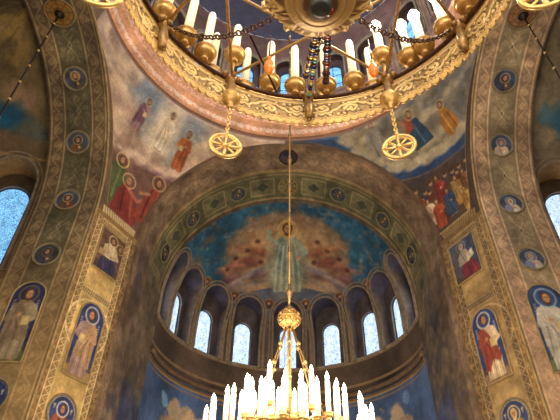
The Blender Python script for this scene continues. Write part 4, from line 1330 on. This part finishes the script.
# ------------------------------------------------------------------ lamp chains from the crowns of the side arches
for side, nm in ((-1, 'left'), (1, 'right')):
    lp = empty('hanging_lamp', (side * 6.5, CY, ZS + RN - .09))
    mb = MB(); mb.tube([(0, 0, -.06), (0, 0, -6.6)], .022, 6)
    mb.build('chain', M['iron'], lp)
    bead = MB().ball((0, 0, 0), .04, 8, 6).build('bead', M['gold'], lp)
    for k in range(9):
        b = bead if k == 0 else inst(bead, lp)
        b.location = (0, 0, -.55 - .68 * k)
    MB().lathe([(.02, -.03), (.1, -.04), (.14, -.06), (.1, -.1), (.04, -.16), (.004, -.2)], n=14).build('hook_boss', M['iron'], lp)
    MB().lathe([(.004, -7.1), (.06, -7.05), (.12, -6.95), (.16, -6.8), (.17, -6.72), (.1, -6.64), (.03, -6.58), (.004, -6.55)], n=16).build('lamp_bowl', M['old_gold'], lp)
    tag(lp, 'dark beaded lamp chain hanging from the round boss at the top of the %s arch' % nm, 'hanging lamp')

# ------------------------------------------------------------------ painted saints, roundels and panels on the piers and arches
def p_bust(robe, mantle, hair=(84, 56, 38), beard=True, fill=None, bgc=(44, 52, 92), rim=(120, 120, 116), halo=(184, 150, 92)):
    def f(cv, r):
        cv.rect(-9, 9, -9, 9, bgc); cv.mottle(.2, .3)
        cv.ring(0, 0, r * .9, r * .05, rim)
        bust(cv, 0, -.02, r * .86, robe, mantle, hair, beard, halo, fill)
        for sx in (-1, 1) if r > .4 else (): cv.line([(sx * r * .62, r * .12), (sx * r * .62, r * .36)], r * .05, (214, 206, 180)); cv.line([(sx * r * .56, r * .3), (sx * r * .7, r * .3)], r * .05, (214, 206, 180))
        cv.mottle(.1, .15)
    return f


def p_crown(a, b):
    def f(cv, r):
        cv.rect(-9, 9, -9, 9, a); cv.mottle(.2, .2)
        for q, w_ in ((.9, .07), (.62, .05), (.3, .06)): cv.ring(0, 0, r * q, r * w_, b)
        for k in range(8):
            an = PI * k / 4; cv.line([(r * .3 * math.cos(an), r * .3 * math.sin(an)), (r * .9 * math.cos(an), r * .9 * math.sin(an))], r * .06, b)
    return f


def p_dark(cv, r):
    cv.rect(-9, 9, -9, 9, (68, 64, 70)); cv.mottle(.25, .4); bust(cv, 0, -.02, r * .8, (62, 52, 54), (48, 48, 66), halo=(92, 80, 70), skin=(104, 84, 70))


def p_saint(robe, mantle, bgc=(54, 64, 106), hair=(84, 56, 38), beard=True, ground=(150, 120, 76), side=1, halo=(226, 214, 186), fill=(58, 70, 118), text=True):
    def f(cv, w, h):
        cv.rect(-9, 9, -9, 9, bgc); cv.mottle(.3, .25)
        cv.blotch(.25, .12, shade(bgc, 1.35), .4)
        cv.rect(-9, 9, -1, h * .13, ground); cv.rect(-9, 9, h * .13, h * .2, shade(ground, .75), .6)
        saint(cv, 0, .05, h * .88, robe, mantle, hair, beard, halo, fill, 0, 1, side=side)
        if text:
            for sx in (-1, 1):
                for k in range(4): cv.line([(sx * w * .36 - .02, h * (.74 - .035 * k)), (sx * w * .36 + .025, h * (.75 - .035 * k))], .022, (216, 210, 190))
        cv.mottle(.15, .14)
    return f


# left chamfer (u runs to the right), right chamfer mirrored so that u still runs to the right
SL, _ = chamfer_S(-1); SR0, _ = chamfer_S(1)
SR = lambda u, v: SR0(LCH - u, v)
# jambs of the side arches: h runs to the right, height up
JL = lambda h, z: SN(PI / 2 * RN + ZS - z, -h)
JR = lambda h, z: SS_(PI / 2 * RN + ZS - z, h)

panel('painted_saint', SL, .92, 6.58, 8.62, .86, 1, p_saint((158, 128, 116), (176, 140, 104), side=-1), 'bearded saint in pale tan robes on deep blue, between zigzag borders on left pier', arched=True)
panel('painted_saint', SR, LCH - .98, 6.68, 8.62, .86, 1, p_saint((206, 178, 140), (146, 70, 54), beard=False, ground=(140, 110, 84)), 'young saint in white and red robes on blue, on the right pier')
panel('painted_saint', JL, -.97, 6.6, 8.78, .84, 1, p_saint((150, 132, 104), (128, 108, 84), bgc=(46, 50, 84), ground=(82, 92, 58), halo=(120, 104, 70), fill=None), 'dim painted saint holding a pale scroll above green ground, at the far left edge')
panel('painted_saint', JR, .86, 6.5, 8.86, .92, 1, p_saint((206, 196, 176), (188, 176, 158), bgc=(58, 76, 112), ground=(120, 120, 84), halo=(150, 176, 196), fill=(58, 86, 136)), 'saint in white with a large blue halo, painted at the far right edge')


def p_seated(cv, w, h):
    cv.rect(-9, 9, -9, 9, (112, 82, 66)); cv.mottle(.3, .3)
    cv.rect(-9, 9, -1, h * .2, (88, 70, 56))
    cv.poly([(-.34, .05), (-.3, .4), (-.12, .62), (.16, .62), (.34, .35), (.36, .05)], (62, 56, 82)); cv.line([(-.2, .5), (-.1, .1)], .04, (92, 84, 110)); cv.line([(.1, .55), (.16, .1)], .04, (44, 40, 62))
    cv.poly([(-.3, .5), (-.28, .85), (-.1, 1.0), (.12, 1.0), (.28, .8), (.24, .55), (0, .48)], (212, 188, 146)); cv.line([(-.15, .95), (-.05, .55)], .03, (164, 138, 104)); cv.line([(.1, .9), (.12, .55)], .03, (232, 212, 176))
    cv.poly([(-.42, .45), (-.2, .5), (-.2, .68), (-.4, .66)], (186, 152, 104)); cv.line([(.2, .8), (.34, .62), (.1, .58)], .09, (200, 176, 140)); cv.ell(.08, .58, .05, .05, SKIN)
    head(cv, .02, 1.12, .1, halo=(232, 204, 130)); head(cv, .34, 1.02, .09, halo=(206, 172, 110), hair=(120, 90, 60))
    cv.mottle(.15, .15)


def p_reader(cv, w, h):
    cv.rect(-9, 9, -9, 9, (66, 74, 92)); cv.mottle(.3, .35); cv.rect(-9, 9, -1, h * .14, (86, 70, 54)); cv.rect(-.5, -.15, .2, 1.1, (92, 84, 84), .7)
    cv.poly([(-.2, .05), (-.22, .4), (-.02, .6), (.26, .55), (.42, .25), (.4, .05)], (116, 48, 58)); cv.line([(.05, .5), (.1, .1)], .04, (80, 34, 44)); cv.line([(.22, .45), (.28, .1)], .04, (150, 72, 78))
    cv.poly([(-.26, .5), (-.22, .82), (-.05, .98), (.12, .95), (.22, .7), (.16, .5)], (164, 148, 126)); cv.line([(-.1, .9), (0, .55)], .03, (120, 106, 92))
    cv.poly([(.1, .52), (.36, .62), (.32, .86), (.08, .76)], (206, 192, 160)); cv.line([(.12, .85), (.22, .68)], .08, (176, 158, 134))
    head(cv, -.04, 1.1, .1, halo=(150, 132, 96), hair=(150, 140, 130)); cv.mottle(.15, .15)


panel('painted_scene', SL, .9, 9.62, 10.98, .98, 1, p_seated, 'small square scene of a haloed figure in white and dark blue, above the tan-robed saint', arched=False)
panel('painted_scene', SR, LCH - 1.02, 9.66, 10.98, 1.0, 1, p_reader, 'small square scene of a figure with a white book, above the saint in red', arched=False)
roundel('painted_roundel', SL, .84, 5.72, .42, 1, p_bust((128, 70, 60), (150, 84, 60), fill=(56, 64, 124), bgc=(56, 66, 104), rim=(206, 190, 150), halo=(240, 232, 204)), 'round blue portrait with white halo below the tan-robed saint of the left pier')
roundel('painted_roundel', SR, LCH - .84, 5.76, .42, 1, p_bust((150, 120, 70), (176, 140, 70), hair=(216, 176, 84), fill=(60, 70, 120), bgc=(56, 66, 100), rim=(206, 186, 140), halo=(226, 190, 110)), 'round portrait with a golden crown at the foot of the right pier')
roundel('painted_roundel', JL, -.98, 5.8, .42, 1, p_bust((96, 84, 70), (70, 76, 104)), 'dark blue roundel cut off by the left edge, below the saint with the scroll')

WHERE = ['highest', 'second', 'third', 'lowest']
LK = [dict(robe=(92, 74, 56), mantle=(70, 66, 74), fill=(150, 120, 76)), dict(robe=(84, 72, 58), mantle=(112, 74, 54)), dict(robe=(104, 62, 46), mantle=(84, 62, 54)), dict(robe=(74, 66, 58), mantle=(56, 58, 70), halo=(110, 96, 72))]
RK = [dict(robe=(92, 80, 70), mantle=(64, 66, 84)), dict(robe=(190, 172, 150), mantle=(168, 148, 130), hair=(110, 90, 74)), dict(robe=(196, 182, 166), mantle=(120, 124, 144), hair=(206, 196, 180)), dict(robe=(176, 164, 150), mantle=(110, 120, 150), hair=(150, 136, 120))]
LD = ['with a brown-robed bust on slate blue', 'with a grey-brown bust on dark blue', 'with a reddish bust on dark blue', 'so dark that its bust is hardly visible']
RD_ = ['with a dark-robed bust', 'with a white-robed bust and pale blue halo', 'with a white-bearded bust on blue', 'with a pale bust and a wide blue halo ring']
for k in range(4):
    u = (k + 1) * RN * .4937
    roundel('painted_roundel', lambda h, q: SN(-q, -h), -.93, -u, .36, 1, p_bust(bgc=(64, 70, 84) if k < 3 else (56, 56, 60), rim=(150, 138, 108), **LK[k]), '%s roundel down the left arch, %s' % (WHERE[k], LD[k]), group='roundels on the left arch')
    roundel('painted_roundel', lambda h, q: SS_(-q, h), .9, -u, .36, 1, p_bust(bgc=(66, 74, 96), rim=(160, 160, 150), fill=(92, 110, 150) if k else None, **RK[k]), '%s roundel down the right arch, %s' % (WHERE[k], RD_[k]), group='roundels on the right arch')
roundel('crown_roundel', lambda h, q: SN(-q, -h), -.93, 0, .42, 1, p_crown((150, 110, 52), (104, 72, 40)), 'golden wheel-patterned roundel at the crown of the left arch', group='crown roundels')
roundel('crown_roundel', lambda h, q: SS_(-q, h), .92, 0, .42, 1, p_crown((150, 112, 76), (110, 76, 50)), 'brownish wheel-patterned roundel at the crown of the right arch', group='crown roundels')
roundel('crown_roundel', lambda h, q: esoffit_S(h, q), 0, 2.1, .42, 1, p_crown((104, 100, 66), (176, 150, 92)), 'green and gold cross roundel at the crown of the apse arch, behind the hanging rod', group='crown roundels')
roundel('painted_roundel', lambda h, q: esoffit_S(h, q), 0, .62, .34, 1, p_dark, 'blackened blue roundel on the brown strip above the green band, behind the hanging rod', frame_mat=M['bronze'])
for sx, nm in ((-1, 'left'), (1, 'right')):
    for u, q, d in ((2.15, .36, 'nearest the crown'), (4.35, .36, 'half way down'), (6.25, .36, 'lowest and darkest')):
        roundel('painted_roundel', lambda h, v: esoffit_S(h, v), sx * u, 2.1, q, 1, p_bust((86, 84, 60), (70, 72, 74), bgc=(66, 74, 84) if u < 6 else (50, 52, 60), rim=(160, 146, 96), halo=(150, 130, 80)), 'small slate roundel on the green apse arch band, %s side, %s' % (nm, d), group='roundels on the apse arch')


for o in list(src.values()) + list(lc.values()): bpy.data.objects.remove(o)

# ------------------------------------------------------------------ light
w = bpy.data.worlds.new('World'); scene.world = w; w.use_nodes = True
bg = w.node_tree.nodes['Background']; bg.inputs[0].default_value = (1.0, .94, .86, 1); bg.inputs[1].default_value = WORLD_STR


def lamp(name, kind, loc, energy, col, size=.1, rot=None, **kw):
    l = bpy.data.lights.new(name, kind); l.energy = energy; l.color = col
    if kind == 'AREA': l.size = size
    else: l.shadow_soft_size = size
    for k, v in kw.items(): setattr(l, k, v)
    o = bpy.data.objects.new(name, l); COL.objects.link(o); o.location = loc
    if rot: o.rotation_euler = rot
    return o


for k in range(6):
    a = PI * k / 3
    lamp('chandelier_glow', 'POINT', (1.25 * math.cos(a), CY + 1.25 * math.sin(a), 4.45), E_CH, (1, .84, .64), .45)
for az in (30, 43, 60):
    p = hp(az, HR - .06, 1.0); lamp('hoop_candle_and_fill', 'POINT', (HC[0] + p.x, HC[1] + p.y, HC[2] + p.z + .1), E_HC, (1, .86, .66), .06)
for az in (130, 180, 230):  # extra lamps over the unlit rear candles, brightening the gilt hoop
    p = hp(az, HR, .9); lamp('hoop_candle_and_fill', 'POINT', (HC[0] + p.x, HC[1] + p.y, HC[2] + p.z + .2), E_HB, (1, .86, .66), .1)
for k in range(3):  # added fill lamps west of the camera, no chandeliers modelled there
    lamp('nave_fill', 'POINT', ((-3.2, 0, 3.2)[k], -3.0, 5.0), E_NV, (1, .86, .68), .6)
lamp('apse_fill', 'POINT', (0, YA + .8, 4.0), E_AL, (1, .86, .68), .5)  # unseen lamp added low in the apse to brighten its half dome
lamp('dome_daylight', 'POINT', (0, CY, 20.5), E_DM, (.85, .92, 1), 1.2)

# ------------------------------------------------------------------ camera
cam = bpy.data.cameras.new('Camera'); co = bpy.data.objects.new('Camera', cam); COL.objects.link(co)
cam.sensor_fit = 'HORIZONTAL'; cam.sensor_width = 36.0; cam.lens = 36.0 * 510 / 560; cam.clip_end = 200
th, roll, yaw = .7172, .0192, -.0166
def c2w(X, U, F):
    Y, Z = F * math.cos(th) - U * math.sin(th), F * math.sin(th) + U * math.cos(th)
    return Vector((math.cos(yaw) * X + math.sin(yaw) * Y, -math.sin(yaw) * X + math.cos(yaw) * Y, Z))
# image axes: right and up including the small roll
rx = c2w(math.cos(roll), math.sin(roll), 0); upv = c2w(-math.sin(roll), math.cos(roll), 0); fw = c2w(0, 0, 1)
from mathutils import Matrix
co.matrix_world = Matrix(((rx.x, upv.x, -fw.x, -.06), (rx.y, upv.y, -fw.y, 0), (rx.z, upv.z, -fw.z, 1.6), (0, 0, 0, 1)))
scene.camera = co
scene.view_settings.view_transform = 'Standard'
scene.view_settings.look = 'None'
scene.view_settings.exposure = EXPO
scene.view_settings.gamma = 1.0
scene.cycles.max_bounces = 6
scene.cycles.sample_clamp_indirect = 4.0
